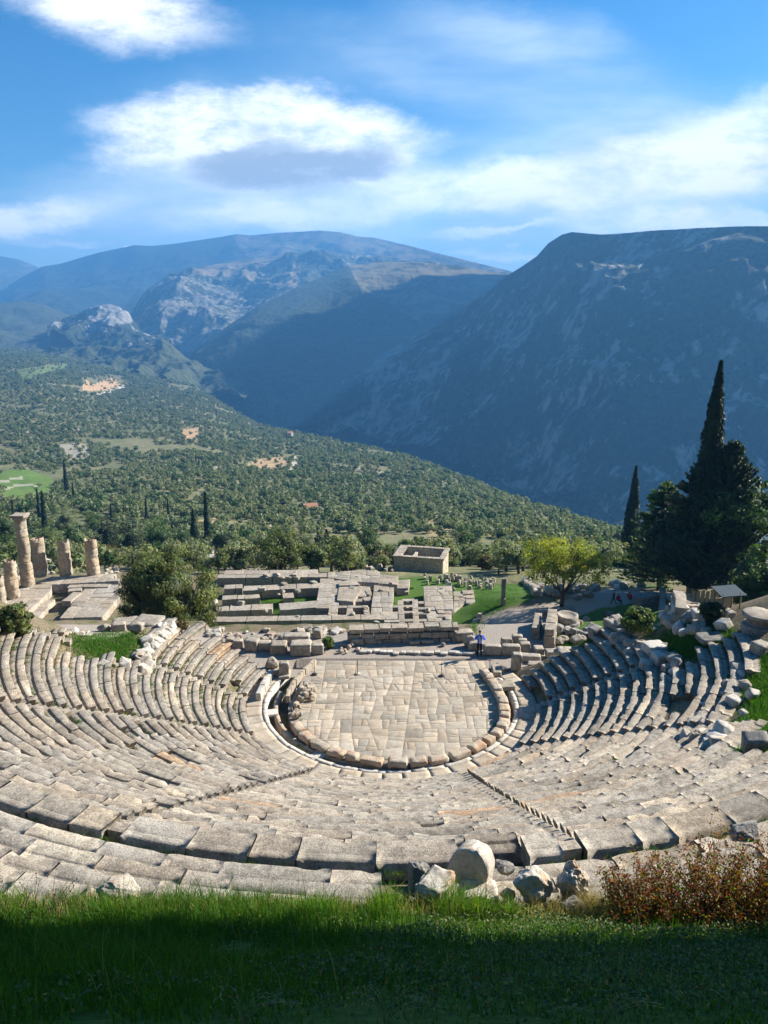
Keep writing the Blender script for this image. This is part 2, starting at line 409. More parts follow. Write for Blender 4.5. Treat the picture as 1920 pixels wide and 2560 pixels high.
greyb = comb([blob(740, 425, 330, 75, 3, 1., .45), blob(600, 400, 200, 55, 10, .9, .3), blob(860, 425, 230, 75, 20, .95, .3), blob(640, 330, 60, 26, 0, .5, .1), blob(700, 470, 200, 24, 0, .5, .2)])
st = nt.nodes.new('ShaderNodeTexNoise'); st.inputs['Scale'].default_value = 3.2; st.inputs['Detail'].default_value = 8; st.inputs['Roughness'].default_value = .6
nt.links.new(smap(UV, (1.2, 5.5, 1), R(-6)), st.inputs['Vector'])
pf = nt.nodes.new('ShaderNodeTexNoise'); pf.inputs['Scale'].default_value = 9; pf.inputs['Detail'].default_value = 8; pf.inputs['Roughness'].default_value = .72
nt.links.new(smap(UV, (1, 2.4, 1)), pf.inputs['Vector'])
stm = ramp(nt, st.outputs['Fac'], [(.32, .3), (.6, 1.)])
pfm = ramp(nt, pf.outputs['Fac'], [(.36, .4), (.54, 1.)])
thinm = mth(nt, 'MULTIPLY', thin, stm); densm = mth(nt, 'MULTIPLY', dense, mth(nt, 'MULTIPLY', ramp(nt, st.outputs['Fac'], [(.25, .7), (.45, 1.)]), pfm))
grm = mth(nt, 'MULTIPLY', greyb, ramp(nt, pf.outputs['Fac'], [(.34, .55), (.5, 1.)]), True)
WHT = tuple(c/SKYS for c in (.62, .61, .60)); GRY = tuple(c/SKYS for c in (.19, .21, .235)); THN = tuple(c/SKYS for c in (.37, .425, .46))
def sx(a): return mix(nt, 0., a, a)
c1 = mix(nt, mth(nt, 'MULTIPLY', thinm, 1.0, True), hs.outputs[0], THN)
c2 = mix(nt, densm, c1, WHT); c3 = mix(nt, mth(nt, 'MULTIPLY', grm, .97), c2, GRY)
nt.links.new(c3, bg.inputs[0])

# ------------------------------------------------------------------ terrain materials
def terrain_mat():
    """near land: tint.r grass, tint.g gravel, tint.b bare earth"""
    m, nt, out = mat('near_ground'); w = wpos(nt); a = attr(nt); s = nt.nodes.new('ShaderNodeSeparateColor'); nt.links.new(a.outputs['Color'], s.inputs[0])
    n1 = nz(nt, w, .9, 5); n2 = nz(nt, w, 7, 6, .7); n3 = nz(nt, w, 40, 4, .7)
    grass = mix(nt, ramp(nt, n2, [(.35, 0.), (.65, 1.)]), (.035, .085, .01), (.085, .16, .02))
    gravel = mix(nt, ramp(nt, n3, [(.3, 0.), (.7, 1.)]), (.22, .195, .165), (.42, .37, .315))
    gravel = mix(nt, ramp(nt, n1, [(.4, 0.), (.7, .5)]), gravel, (.36, .28, .2))
    earth = mix(nt, ramp(nt, n2, [(.35, 0.), (.7, 1.)]), (.12, .095, .06), (.28, .225, .15))
    earth = mix(nt, ramp(nt, n1, [(.5, 0.), (.62, .8)]), earth, (.075, .10, .025))
    e = mth(nt, 'MULTIPLY', mth(nt, 'SUBTRACT', n2, .5), .9)
    c = mix(nt, ramp(nt, mth(nt, 'ADD', s.outputs[1], e), [(.42, 0.), (.58, 1.)]), earth, gravel)
    c = mix(nt, ramp(nt, mth(nt, 'ADD', s.outputs[0], e), [(.42, 0.), (.58, 1.)]), c, grass)
    finish(nt, out, c, .95, mth(nt, 'ADD', n2, mth(nt, 'MULTIPLY', n3, .4)), .08, .7); return m
MTER = terrain_mat()
def hill_mat():
    m, nt, out = mat('hillside_ground'); w = wpos(nt); a = attr(nt); s = nt.nodes.new('ShaderNodeSeparateColor'); nt.links.new(a.outputs['Color'], s.inputs[0])
    n1 = nz(nt, w, .012, 6); n2 = nz(nt, w, .12, 5, .7)
    c = mix(nt, ramp(nt, n1, [(.35, 0.), (.6, 1.)]), (.09, .11, .045), (.18, .17, .085))
    c = mix(nt, ramp(nt, n2, [(.56, 0.), (.66, .8)]), c, (.28, .23, .12))
    c = mix(nt, s.outputs[0], c, mix(nt, ramp(nt, n2, [(.4, 0.), (.6, 1.)]), (.08, .18, .02), (.13, .2, .04)))
    c = mix(nt, s.outputs[1], c, mix(nt, ramp(nt, n2, [(.4, 0.), (.6, 1.)]), (.42, .25, .12), (.55, .38, .22)))
    c = mix(nt, s.outputs[2], c, (.5, .44, .36))
    finish(nt, out, c, .95, n2, 1.5, .6); return m
MHILL = hill_mat()
def mount_mat(name, forest1, forest2, rock, rockamt, fields=None, fs=.0012, wood=.02, vstreak=1.0):
    """mountain cover: dark scrub with pale rock where it is steep"""
    m, nt, out = mat(name); g = nt.nodes.new('ShaderNodeNewGeometry'); w = g.outputs['Position']
    mp = nt.nodes.new('ShaderNodeMapping'); mp.inputs['Scale'].default_value = (1, 1, .42*vstreak); nt.links.new(w, mp.inputs['Vector'])
    n0 = nz(nt, w, .0016, 4); n1 = nz(nt, mp.outputs[0], .007, 7, .66); n2 = nz(nt, mp.outputs[0], .035, 6, .7); n3 = nz(nt, w, wood*4, 3, .7)
    c = mix(nt, ramp(nt, n2, [(.35, 0.), (.65, 1.)]), forest1, forest2)
    c = mix(nt, ramp(nt, n3, [(.42, .7), (.55, 0.)]), c, tuple(v*.5 for v in forest1))
    a = attr(nt); s = nt.nodes.new('ShaderNodeSeparateColor'); nt.links.new(a.outputs['Color'], s.inputs[0])
    k = mth(nt, 'ADD', mth(nt, 'ADD', mth(nt, 'MULTIPLY', n1, 1.0), mth(nt, 'MULTIPLY', n2, .75)), mth(nt, 'MULTIPLY', s.outputs[1], .5))
    rk = mix(nt, ramp(nt, n2, [(.4, 0.), (.62, 1.)]), tuple(v*.45 for v in rock), rock)
    c = mix(nt, ramp(nt, k, [(1.02-rockamt, 0.), (1.10-rockamt, .85)]), c, rk)
    if fields:
        c = mix(nt, mth(nt, 'MULTIPLY', s.outputs[0], ramp(nt, mth(nt, 'ADD', n1, mth(nt, 'MULTIPLY', n0, .4)), [(.62, 0.), (.74, .9)])), c, fields)
    finish(nt, out, c, .95, mth(nt, 'ADD', n2, n1), 9, .9); return m

# ------------------------------------------------------------------ near land, one sheet
def build_near():
    xs = np.concatenate([np.linspace(-130, -34, 60, endpoint=False), np.linspace(-34, 34, 300, endpoint=False), np.linspace(34, 130, 61)])
    ys = np.concatenate([np.linspace(-20, 3, 24, endpoint=False), np.linspace(3, 60, 300, endpoint=False), np.linspace(60, 150, 190)])
    X, Y = np.meshgrid(xs, ys, indexing='ij'); X = X.ravel(); Y = Y.ravel(); Z = height(X, Y)
    p = np.stack([X, Y, X*0], -1)
    flat = (np.hypot(X-C[0], Y-C[1]) < 30) & (Y < 53.6)
    Z = Z+fbm(p*.35, 4, 11)*np.where(flat, .03, .22)*np.where(Y > 104, 2.2, 1)
    PX, PY = proj(X, Y, Z)
    g = np.zeros(len(X)); gv = np.zeros(len(X))
    r = np.hypot(X-C[0], Y-C[1])
    g[(Y < 15)] = 1
    g[(Y >= 15)] = .35
    gv[(Y > 46.0) & (Y < 52.2) & (X > -13) & (X < 19)] = 1; g[gv > 0] = 0
    for poly in [[(170, 1597), (345, 1575), (370, 1600), (340, 1655), (200, 1655)], [(1560, 1570), (1850, 1540), (1920, 1560), (1920, 1700), (1700, 1600), (1560, 1600)],
                 [(1800, 1600), (1990, 1560), (1990, 1920), (1810, 1900), (1860, 1760)], [(1370, 1560), (1560, 1500), (1680, 1540), (1560, 1600), (1380, 1620)],
                 [(1190, 1440), (1310, 1452), (1335, 1495), (1235, 1528), (1202, 1590), (1186, 1590)], [(1610, 1430), (1680, 1440), (1660, 1470), (1610, 1470)]]:
        i = inpoly(PX, PY, poly); g[i] = .8; gv[i] = 0
    g[(Y > 78) & (Y < 106) & (X < 14) & (X > -20)] = .75
    for poly in [[(1190, 1535), (1320, 1518), (1420, 1500), (1500, 1475), (1560, 1465), (1640, 1478), (1640, 1500), (1500, 1520), (1400, 1560), (1350, 1600), (1200, 1600)],
                 [(90, 1560), (520, 1565), (520, 1600), (90, 1600)], [(1110, 1420), (1250, 1420), (1230, 1440), (1110, 1445)]]:
        i = inpoly(PX, PY, poly) & (Y > 46); gv[i] = 1; g[i] = 0
    bowl = (r > R0) & (r < RTOP+6) & (Y < 46) & (Y > 15); g[bowl & (g < .9)] = .15
    mb = MB(); V = np.stack([X, Y, Z], -1); Fc = grid_faces(len(xs), len(ys))
    mb.add(V, Fc, np.stack([g[Fc].mean(1), gv[Fc].mean(1), np.zeros(len(Fc)), np.ones(len(Fc))], -1))
    return struct(mb.build('ground', MTER, smooth=True))
build_near()

# ------------------------------------------------------------------ far land: sheets lofted between contour lines
def loft(name, cols, m, nu=220, nv=110, noise=0, nscale=100, seed=0, drop=None, tint=None, ridge=False, smoothv=True, keep_top=True, profile=None, steep=0):
    """cols: list of (px, [(py, D), ...]) from the crest (first) to the foot (last)"""
    k = len(cols[0][1]); pts = np.array([[PD(px, py, D) for py, D in row] for px, row in cols])   # (c, k, 3)
    u = np.array([c[0] for c in cols], float); U = np.linspace(u[0], u[-1], nu)
    g = np.stack([[np.interp(U, u, pts[:, j, a]) for a in range(3)] for j in range(k)], 0)      # (k,3,nu)
    vv = np.linspace(0, k-1, nv); G = np.empty((nu, nv, 3))
    for a in range(3):
        for i in range(nu): G[i, :, a] = np.interp(vv, np.arange(k), g[:, a, i])
    if profile is not None: # bulge normal to chord (only for two row lofts)
        t = vv/(k-1); G[:, :, 2] += (profile(t)[None, :])*(g[0, 2]-g[-1, 2])[:, None]
    # smooth corners along v for many rows
    if smoothv and k > 2:
        for _ in range(6): G[:, 1:-1] = .5*G[:, 1:-1]+.25*(G[:, :-2]+G[:, 2:])
    amp = np.ones(nv)
    if keep_top: amp = .05+.95*sstep(0, .3, vv/(k-1))
    q = G/nscale; q = q*np.array([1, 1, .6]); nn = fbm(q, 6, seed, .52, ridge)
    sh = fbm(q*.6+9, 4, seed+3)
    if noise:
        G[:, :, 2] += nn*noise*amp; G[:, :, 0] += sh*noise*.7*amp; G[:, :, 1] += fbm(q*.8+31, 5, seed+6, .55, ridge)*noise*.9*amp
    rows = [G]
    if drop is not None:    # far side of the crest
        b = []
        for s, dz in ((.25, .1), (1, 1)):
            t = G[:, :1].copy(); t[:, :, :2] *= 1+drop[0]*s/np.linalg.norm(t[:, :, :2], axis=2, keepdims=True); t[:, :, 2] -= drop[1]*dz; b.append(t)
        rows = [b[1], b[0], G]
    G = np.concatenate(rows, 1); n2 = G.shape[1]
    V = G.reshape(-1, 3); Fc = grid_faces(nu, n2)[:, ::-1]
    cen = V[Fc].mean(1); PX, PY = proj(cen[:, 0], cen[:, 1], cen[:, 2])
    T = np.zeros((len(Fc), 4)); T[:, 3] = 1
    if tint: tint(T, PX, PY, cen)
    mb = MB(); mb.add(V, Fc, T)
    o = struct(mb.build(name, m, smooth=True)); o['kind'] = 'structure'
    return o, G
def two(c, f):      # crest and foot polylines -> columns over the same px
    xs = sorted(set([a[0] for a in c]+[a[0] for a in f])); c = np.array(c, float); f = np.array(f, float)
    return [(x, [(np.interp(x, c[:, 0], c[:, 1]), np.interp(x, c[:, 0], c[:, 2])), (np.interp(x, f[:, 0], f[:, 1]), np.interp(x, f[:, 0], f[:, 2]))]) for x in xs]
def ptint(*polys):
    def f(T, PX, PY, cen):
        for ch, v, poly in polys:
            i = inpoly(PX, PY, poly); T[i, ch] = np.maximum(T[i, ch], v)
    return f
DG = (.022, .032, .014); MG = (.05, .062, .028)
# far left range and main massif
loft('hills', two([(-400, 600, 9500), (-100, 625, 9500), (0, 640, 9300), (46, 648, 9200), (97, 668, 9000), (150, 700, 9000), (260, 760, 8800)], [(-400, 800, 6500), (300, 800, 6500)]),
     mount_mat('far_hills', MG, (.09, .10, .05), (.3, .28, .24), .05), 120, 50, 90, 900, 1, (900, 500))
loft('hills', two([(20, 715, 7600), (60, 690, 7500), (104, 667, 7400), (150, 660, 7300), (208, 642, 7200), (250, 630, 7100), (335, 613, 7000), (380, 615, 6950), (440, 609, 6900), (480, 603, 6850), (555, 592, 6800), (592, 585, 6750), (625, 588, 6700), (695, 581, 6600), (740, 579, 6550), (800, 576, 6500), (850, 580, 6400), (900, 592, 6350), (935, 594, 6300), (1018, 613, 6200), (1090, 632, 6100), (1157, 648, 6000), (1273, 677, 5900), (1400, 720, 5700)],
     [(20, 790, 5200), (300, 800, 5200), (700, 760, 5000), (1400, 800, 4600)]), mount_mat('massif', DG, MG, (.2, .18, .14), -.06, (.17, .13, .08)), 300, 90, 150, 800, 2, (1200, 600),
     ptint((0, 1, [(560, 560), (1300, 560), (1300, 760), (700, 760)]), (1, .25, [(640, 560), (1200, 600), (1250, 700), (900, 640), (640, 600)])))
loft('hills', two([(300, 850, 4500), (330, 800, 4600), (347, 769, 4650), (382, 717, 4700), (428, 685, 4800), (498, 668, 4950), (602, 652, 5100), (700, 640, 5200), (800, 630, 5300), (900, 640, 5300), (1000, 655, 5200), (1157, 672, 5200), (1300, 700, 5200)],
     [(300, 880, 3700), (470, 890, 3500), (600, 880, 3450), (760, 800, 3600), (1300, 800, 3600)]), mount_mat('cliff_spur', (.035, .045, .02), (.075, .085, .042), (.27, .25, .21), .06, (.22, .17, .11), vstreak=.7), 320, 130, 120, 420, 3, (900, 500),
     ptint((0, 1, [(500, 620), (760, 640), (740, 720), (560, 690), (480, 690)]), (1, .26, [(380, 680), (520, 700), (640, 760), (560, 880), (420, 900), (400, 780)])), True)
loft('hills', two([(400, 965, 2900), (455, 905, 3100), (520, 850, 3200), (580, 808, 3300), (650, 765, 3400), (740, 722, 3600), (810, 690, 3800), (870, 665, 3950), (950, 656, 4050), (1041, 655, 4050), (1157, 668, 4000), (1290, 690, 3900)],
     [(400, 1000, 2600), (640, 1075, 2350), (740, 1080, 2300), (900, 1040, 2350), (1290, 960, 2500)]), mount_mat('dark_spur', DG, (.055, .07, .032), (.22, .21, .18), -.01, (.2, .17, .10), vstreak=.7), 320, 130, 62, 380, 4, (800, 500),
     ptint((0, 1, [(860, 640), (1290, 660), (1200, 760), (1040, 800), (900, 720)]), (1, .3, [(1080, 750), (1130, 770), (1040, 830), (960, 850), (1000, 800)]), (1, .3, [(920, 840), (960, 850), (950, 890), (915, 895)]), (1, -.15, [(820, 640), (1290, 650), (1150, 740), (860, 720)])), True)
# knob and low hills in the valley
loft('hills', two([(-300, 760, 4600), (0, 758, 4500), (60, 754, 4500), (110, 762, 4450), (160, 782, 4400), (230, 815, 4300), (300, 850, 4200)], [(-300, 890, 3300), (300, 890, 3300)]),
     mount_mat('low_hills', (.06, .07, .035), (.10, .11, .055), (.28, .26, .22), .02), 120, 60, 60, 300, 5, (600, 300))
loft('hills', two([(120, 836, 3800), (160, 800, 3850), (208, 778, 3900), (238, 764, 3900), (270, 760, 3900), (300, 768, 3900), (320, 790, 3850), (360, 830, 3800), (420, 870, 3700)], [(120, 850, 3300), (250, 885, 3200), (420, 895, 3100)]),
     mount_mat('rocky_knob', DG, MG, (.36, .35, .32), .06, vstreak=.8), 120, 60, 60, 160, 6, (400, 300), ptint((1, .6, [(215, 740), (330, 740), (330, 808), (260, 815), (215, 795)])), True)
loft('hills', two([(-300, 880, 3200), (60, 872, 3200), (120, 876, 3200), (190, 868, 3100), (260, 866, 3050), (330, 874, 3000), (385, 862, 2950), (402, 846, 2900), (425, 858, 2900), (462, 892, 2850), (500, 915, 2800), (535, 925, 2750), (560, 948, 2700), (620, 985, 2600)],
     [(-300, 930, 2500), (300, 945, 2400), (560, 990, 2350), (620, 1010, 2300)]), mount_mat('valley_ridge', (.055, .07, .03), (.09, .105, .05), (.28, .24, .19), .0), 220, 60, 40, 120, 7, (400, 250),
     ptint((1, .5, [(380, 840), (430, 850), (540, 925), (560, 960), (470, 920), (400, 900)])), True)
# the great shaded mountain on the right
loft('mountain', two([(700, 1040, 2850), (760, 1010, 2820), (856, 958, 2780), (949, 891, 2740), (1041, 839, 2700), (1100, 810, 2650), (1157, 778, 2600), (1215, 735, 2500), (1273, 688, 2420), (1305, 668, 2380), (1342, 642, 2330), (1370, 610, 2290), (1389, 598, 2270), (1405, 588, 2250), (1429, 581, 2200), (1465, 584, 2150), (1504, 586, 2100), (1560, 582, 2050), (1620, 578, 2000), (1736, 571, 1900), (1920, 568, 1780), (2400, 560, 1550)],
     [(700, 1080, 2500), (1000, 1150, 1950), (1250, 1240, 1560), (1540, 1330, 1260), (1920, 1380, 1180), (2400, 1400, 1100)]),
     mount_mat('shaded_mountain', (.024, .036, .016), (.05, .065, .028), (.30, .285, .25), .115, vstreak=.7), 420, 220, 80, 300, 8, (1500, 150),
     ptint((1, -.4, [(1350, 560), (1920, 550), (1920, 680), (1600, 640), (1450, 610)]), (1, .12, [(900, 850), (1250, 800), (1200, 1060), (1000, 1120), (850, 1060)]), (1, -.12, [(1180, 900), (1500, 760), (1500, 1100), (1250, 1250), (1100, 1130)])), True,
     profile=lambda t: .04*np.sin(np.pi*t))
# valley floor and everything beyond
mb = MB(); mb.add([(-7300, 900, -335), (7300, 900, -335), (7300, 10300, -335), (-7300, 10300, -335)], [(0, 1, 2, 3)])
struct(mb.build('valley_floor', mount_mat('valley_woods', (.05, .065, .03), (.10, .115, .055), (.3, .27, .2), -.05)))
mb = MB(); mb.add([(-7400, -150, -520), (7400, -150, -520), (7400, 10400, -520), (-7400, 10400, -520)], [(0, 1, 2, 3)])
struct(mb.build('terrain', MHILL))

HC = [(-900, [(1480, 105), (1400, 175), (1310, 300), (1225, 500), (1130, 780), (1040, 1150), (960, 1750), (900, 2400), (872, 3100)]),
      (0, [(1480, 105), (1395, 180), (1305, 310), (1225, 500), (1135, 760), (1045, 1120), (950, 1700), (895, 2300), (874, 2900)]),
      (100, [(1480, 105), (1395, 180), (1305, 310), (1225, 500), (1135, 760), (1045, 1120), (952, 1650), (905, 2200), (884, 2700)]),
      (300, [(1480, 105), (1400, 182), (1320, 295), (1240, 465), (1150, 730), (1062, 1120), (1000, 1600), (960, 2000), (930, 2300)]),
      (480, [(1480, 105), (1400, 182), (1325, 290), (1250, 450), (1170, 680), (1095, 1000), (1030, 1450), (985, 1900), (962, 2200)]),
      (640, [(1470, 108), (1400, 182), (1330, 285), (1265, 425), (1200, 610), (1140, 860), (1100, 1120), (1075, 1400), (1060, 1640)]),
      (1000, [(1460, 112), (1400, 178), (1350, 255), (1300, 355), (1250, 490), (1205, 650), (1170, 800), (1148, 920), (1135, 1010)]),
      (1250, [(1460, 112), (1425, 150), (1385, 210), (1345, 280), (1310, 360), (1280, 450), (1256, 545), (1241, 620), (1232, 690)]),
      (1540, [(1465, 110), (1435, 140), (1408, 175), (1388, 210), (1370, 250), (1356, 290), (1344, 335), (1336, 375), (1331, 415)]),
      (1700, [(1475, 108), (1452, 130), (1432, 152), (1418, 175), (1405, 200), (1396, 225), (1388, 255), (1383, 285), (1380, 315)]),
      (2700, [(1500, 108), (1480, 125), (1462, 145), (1450, 165), (1440, 190), (1432, 215), (1426, 240), (1422, 265), (1420, 290)])]
HC = [(x, r[::-1]+[(r[0][0]+95, 99)]) for x, r in HC]
hill, HG = loft(
    'hillside', HC, MHILL, 420, 260, 7, 130, 9, (260, 240), ptint(
    (0, .8, [(0, 1180), (60, 1170), (130, 1195), (125, 1230), (60, 1245), (0, 1250)]), (2, .5, [(150, 1112), (215, 1108), (222, 1148), (175, 1150), (120, 1125)]), (2, .6, [(0, 1200), (60, 1190), (62, 1195), (0, 1207)]), (2, .6, [(0, 1222), (50, 1208), (100, 1212), (100, 1216), (50, 1213), (0, 1230)]),
    (1, 1, [(205, 978), (215, 950), (235, 962), (285, 942), (300, 962), (262, 976)]), (2, 1, [(262, 980), (300, 966), (312, 955), (310, 968), (280, 982), (240, 985)]),
    (1, .7, [(610, 1168), (640, 1150), (700, 1142), (722, 1160), (690, 1170), (660, 1180)]), (1, .8, [(450, 1075), (500, 1070), (490, 1100), (460, 1100)]), (2, .9, [(718, 1182), (738, 1140), (748, 1142), (732, 1184)]),
    (1, .5, [(80, 890), (120, 885), (122, 898), (90, 902)]), (0, .5, [(40, 925), (110, 915), (180, 905), (160, 925), (60, 950)]), (1, .5, [(230, 925), (180, 912), (250, 905), (300, 915)]),
    (2, .55, [(0, 1085), (150, 1068), (330, 1085), (330, 1088), (150, 1073), (0, 1090)]), (2, .5, [(330, 1230), (430, 1180), (560, 1165), (560, 1169), (435, 1185), (335, 1236)]), (2, .5, [(800, 1150), (960, 1180), (1080, 1182), (1080, 1186), (955, 1185), (800, 1154)]), (2, .5, [(670, 1290), (690, 1330), (700, 1360), (690, 1362), (680, 1330), (664, 1290)]), (2, .6, [(765, 1270), (800, 1268), (800, 1280), (770, 1282)]), (1, .8, [(470, 1300), (540, 1295), (560, 1340), (500, 1345)]), (1, .35, [(1060, 1290), (1130, 1285), (1120, 1360), (1080, 1370)])))

# ------------------------------------------------------------------ unseen clouds right of the view, added to shade the gorge and the mountain
mc, nt, out = mat('shade_cloud_white'); finish(nt, out, (.8, .8, .8), 1, nz(nt, wpos(nt), .01, 5), 20, .5)
for tx, ty, tz, rx_, ry_, sd in [(330, 3050, -50, 850, 620, 1), (1150, 2080, -60, 830, 560, 2)]:
    v, f = icosphere(5); s_ = (2250-tz)/SDIR.z; k_ = 1+.35*fbm(v*1.4+sd*5, 4, sd)
    v = v*k_[:, None]*np.array([rx_, ry_, 130])+np.array([tx+SDIR.x*s_, ty+SDIR.y*s_, 2250]); mb = MB(); mb.add(v, f); o = mb.build('shade_cloud', mc, smooth=True); o['kind'] = 'structure'

# ------------------------------------------------------------------ haze: the air of the valley
mb = MB(); v = np.array([(sx_, sy_, sz_) for sx_ in (-7500, 7500) for sy_ in (-200, 10500) for sz_ in (-525, 820)], float)
mb.add(v, [(0, 1, 3, 2), (4, 6, 7, 5), (0, 4, 5, 1), (2, 3, 7, 6), (0, 2, 6, 4), (1, 5, 7, 3)])
mh = bpy.data.materials.new('air'); mh.use_nodes = True; nt = mh.node_tree; nt.nodes.clear()
ou = nt.nodes.new('ShaderNodeOutputMaterial'); pv = nt.nodes.new('ShaderNodeVolumePrincipled')
pv.inputs['Color'].default_value = (.15, .47, 1.0, 1); pv.inputs['Density'].default_value = .000145; pv.inputs['Anisotropy'].default_value = .2
nt.links.new(pv.outputs[0], ou.inputs['Volume'])
hz = mb.build('haze', mh); hz['kind'] = 'stuff'
# ------------------------------------------------------------------ the theatre: rows of seats
def lerp(a, b, t): return a+(b-a)*t
STA = [(-113, -113), (-90, -72), (-60, -47), (-27, -16.5), (26, 9.5), (51, 43.5), (84, 76), (107, 107)]
def stair_th(k, r):
    if k in (3, 4):
        xa, xb = 8*math.sin(R(STA[k][0])), 26*math.sin(R(STA[k][1])); return math.degrees(math.asin(max(-1, min(1, (xa+(xb-xa)*(r-8)/18)/r))))
    return STA[k][0]+(STA[k][1]-STA[k][0])*(r-8)/18
def ok_seat(x, y, r, th, upper=False):
    """does a seat block still stand here?"""
    if y < 14.05+.5*math.sin(x*.9): return False
    if upper: return True
    n = float(fbm(np.array([x*.9, y*.9, 3.3]), 2, 21))
    if x < 0:
        if y > 45.6+.25*math.sin(r*5): return False
        if r > 14.6 and r < 17.7 and th < -75-(17-r)*2.6: return False             # grassy gap
        if r > 14.5 and y > 39.3+.4*n: return False
    else:
        if y > 45.0: return False
        if r > 14.5 and y > 38.2+.15*(r-15)*0+.6*n: return False
        if th > stair_th(5, r) and r > 18.8+n*.5: return False
        if th > 37+n*2 and th < 60 and r > 20.4+n*.6 and r < 24.2: return False
    return True
def seat_row(mb, r, z0, wd, rise, a0, a1, seed, upper=False, last=False):
    rr = random.Random(seed); th = a0; rough = 1.0
    while th < a1:
        L = rr.uniform(1.1, 2.9) if not last else rr.uniform(1.0, 2.0)
        dth = math.degrees(L/r)
        if th+dth > a1-math.degrees(.35/r): dth = a1-th
        gap = math.degrees(rr.choice([.004, .007, .012, .028])/r)
        tm = R(th+dth/2); x, y = C[0]+r*math.sin(tm), C[1]-r*math.cos(tm)
        if ok_seat(x, y, r, th+dth/2, upper) and rr.random() > (.05 if x < -8 else .025):
            n = max(3, int(L/.22)); an = np.radians(np.linspace(th+gap, th+dth-gap, n+1))
            side = 1 if x > 0 else 0
            jr = rr.choice([0, 0, 1])*rr.uniform(-.03, .03); jz = rr.choice([0, 1])*rr.uniform(-.016, .016); tl = rr.uniform(-.008, .008); sk = rr.choice([0, 0, 1])*rr.uniform(-.04, .04)
            sl = wd*.54; ch = rr.choice([.045, .06, .07]) if not last else .0
            if upper: ch *= .4
            if last: sl = wd*.8
            prof = [(.12, -.25), (.12, .0), (.10, rise-.19), (.012, rise-.13), (-.004, rise-.06), (.0, rise-.006), (.012, rise), (sl*.5, rise+.006), (sl-.03, rise), (sl, rise-.012), (sl+.015, rise-ch), (sl+.05, rise-ch-.004), ((sl+wd)/2+.02, rise-ch), (wd+.10, rise-ch), (wd+.13, -.25)]
            pr = np.array(prof); m = len(pr)
            A, K = np.meshgrid(np.arange(n+1), np.arange(m), indexing='ij')
            ang = an[A]; t = A/n-.5
            rad = r+pr[K, 0]+jr+sk*t; zz = z0+pr[K, 1]+jz+tl*t*2
            X = C[0]+rad*np.sin(ang); Y = C[1]-rad*np.cos(ang)
            q = np.stack([X, Y, zz], -1)
            top = (K >= 3) & (K <= 13)
            e1 = fbm(q*3.1, 3, 31); e2 = fbm(q*9, 2, 35); e3 = fbm(q*1.1, 2, 39)
            nose = ((K >= 3) & (K <= 6)); w = np.clip(-e1-.05, 0, 1)
            zz = zz+np.where(top, e1*.018+e2*.010, 0)-np.where(nose, np.clip(-e1-.22, 0, 1)*.28+np.clip(-e3-.28, 0, 1)*.3, 0)
            rad2 = np.where(nose, np.clip(-e1-.22, 0, 1)*.25+np.clip(-e3-.28, 0, 1)*.28, 0)+np.where(top, e2*.008, 0)
            # worn block ends
            endw = ((A == 0) | (A == n)) & top
            zz = zz-np.where(endw, .004+np.clip(e1-.15, 0, 1)*.07, 0)
            X = X+rad2*np.sin(ang); Y = Y-rad2*np.cos(ang)
            V = np.stack([X, Y, zz], -1).reshape(-1, 3)
            F_ = grid_faces(n+1, m)[:, ::-1]
            b = tintv(.14, .04)
            if rr.random() < .09: b = (b[0]*1.22, b[1]*1.2, b[2]*1.14, 1)
            if rr.random() < .12: b = (b[0]*.78, b[1]*.79, b[2]*.8, 1)
            if rr.random() < .008: b = (1.15, .92, .74, 1)
            mb.add(V, F_, b)
            for e, base in ((0, 0), (1, n*m)):       # close both ends with quads front-back
                ids = [base+i for i in range(m)]
                fs = []
                lo, hi = 0, m-1
                while hi-lo > 2: fs.append((ids[lo], ids[lo+1], ids[hi-1], ids[hi])); lo += 1; hi -= 1
                if hi-lo == 2: fs.append((ids[lo], ids[lo+1], ids[hi], ids[hi]))
                fs = np.array(fs); fs = fs if e == 0 else fs[:, ::-1]
                mb.f.append(fs[:-1]+(mb.n-len(V)) if len(set(fs[-1])) < 4 else fs+(mb.n-len(V)))
                k_ = len(mb.f[-1]); mb.t.append(np.tile(np.array(b, float), (k_, 1)))
        th += dth
theatre = empty('theatre_seating', (C[0], C[1], 0), 'weathered limestone lower seating of the horseshoe theatre, curved rows stepping down to the paved orchestra', 'theatre seating')
TI = Vector(theatre.location)
def child(o, par, label=None):
    o.parent = par; o.matrix_parent_inverse = Matrix.Translation(-(par.matrix_basis.translation)) if par.parent is None else Matrix.Identity(4)
    if label: o['label'] = label
    return o
def under(mb, name, m, par, off, smooth=False):
    """mesh in world coordinates placed under a parent that stands at off"""
    for v in mb.v: v -= np.asarray(off)
    return mb.build(name, m, par, smooth)
CO = np.array([C[0], C[1], 0])
for k in range(7):
    wo = link(bpy.data.objects.new('seating_wedge', None)); wo.parent = theatre; wo.empty_display_size = .3
    for i in range(NR):
        r = R0+i*RW; wd = RW if i < NR-1 else .75
        g = math.degrees(.27/r)
        a0, a1 = stair_th(k, r)+(g if k else 0), stair_th(k+1, r)-(g if k < 6 else 0)
        mb = MB(); seat_row(mb, r, i*RH, wd, RH, a0, a1, 1000+k*50+i, last=(i == NR-1))
        if mb.n: under(mb, 'seat_row', MS['seat'], wo, CO)
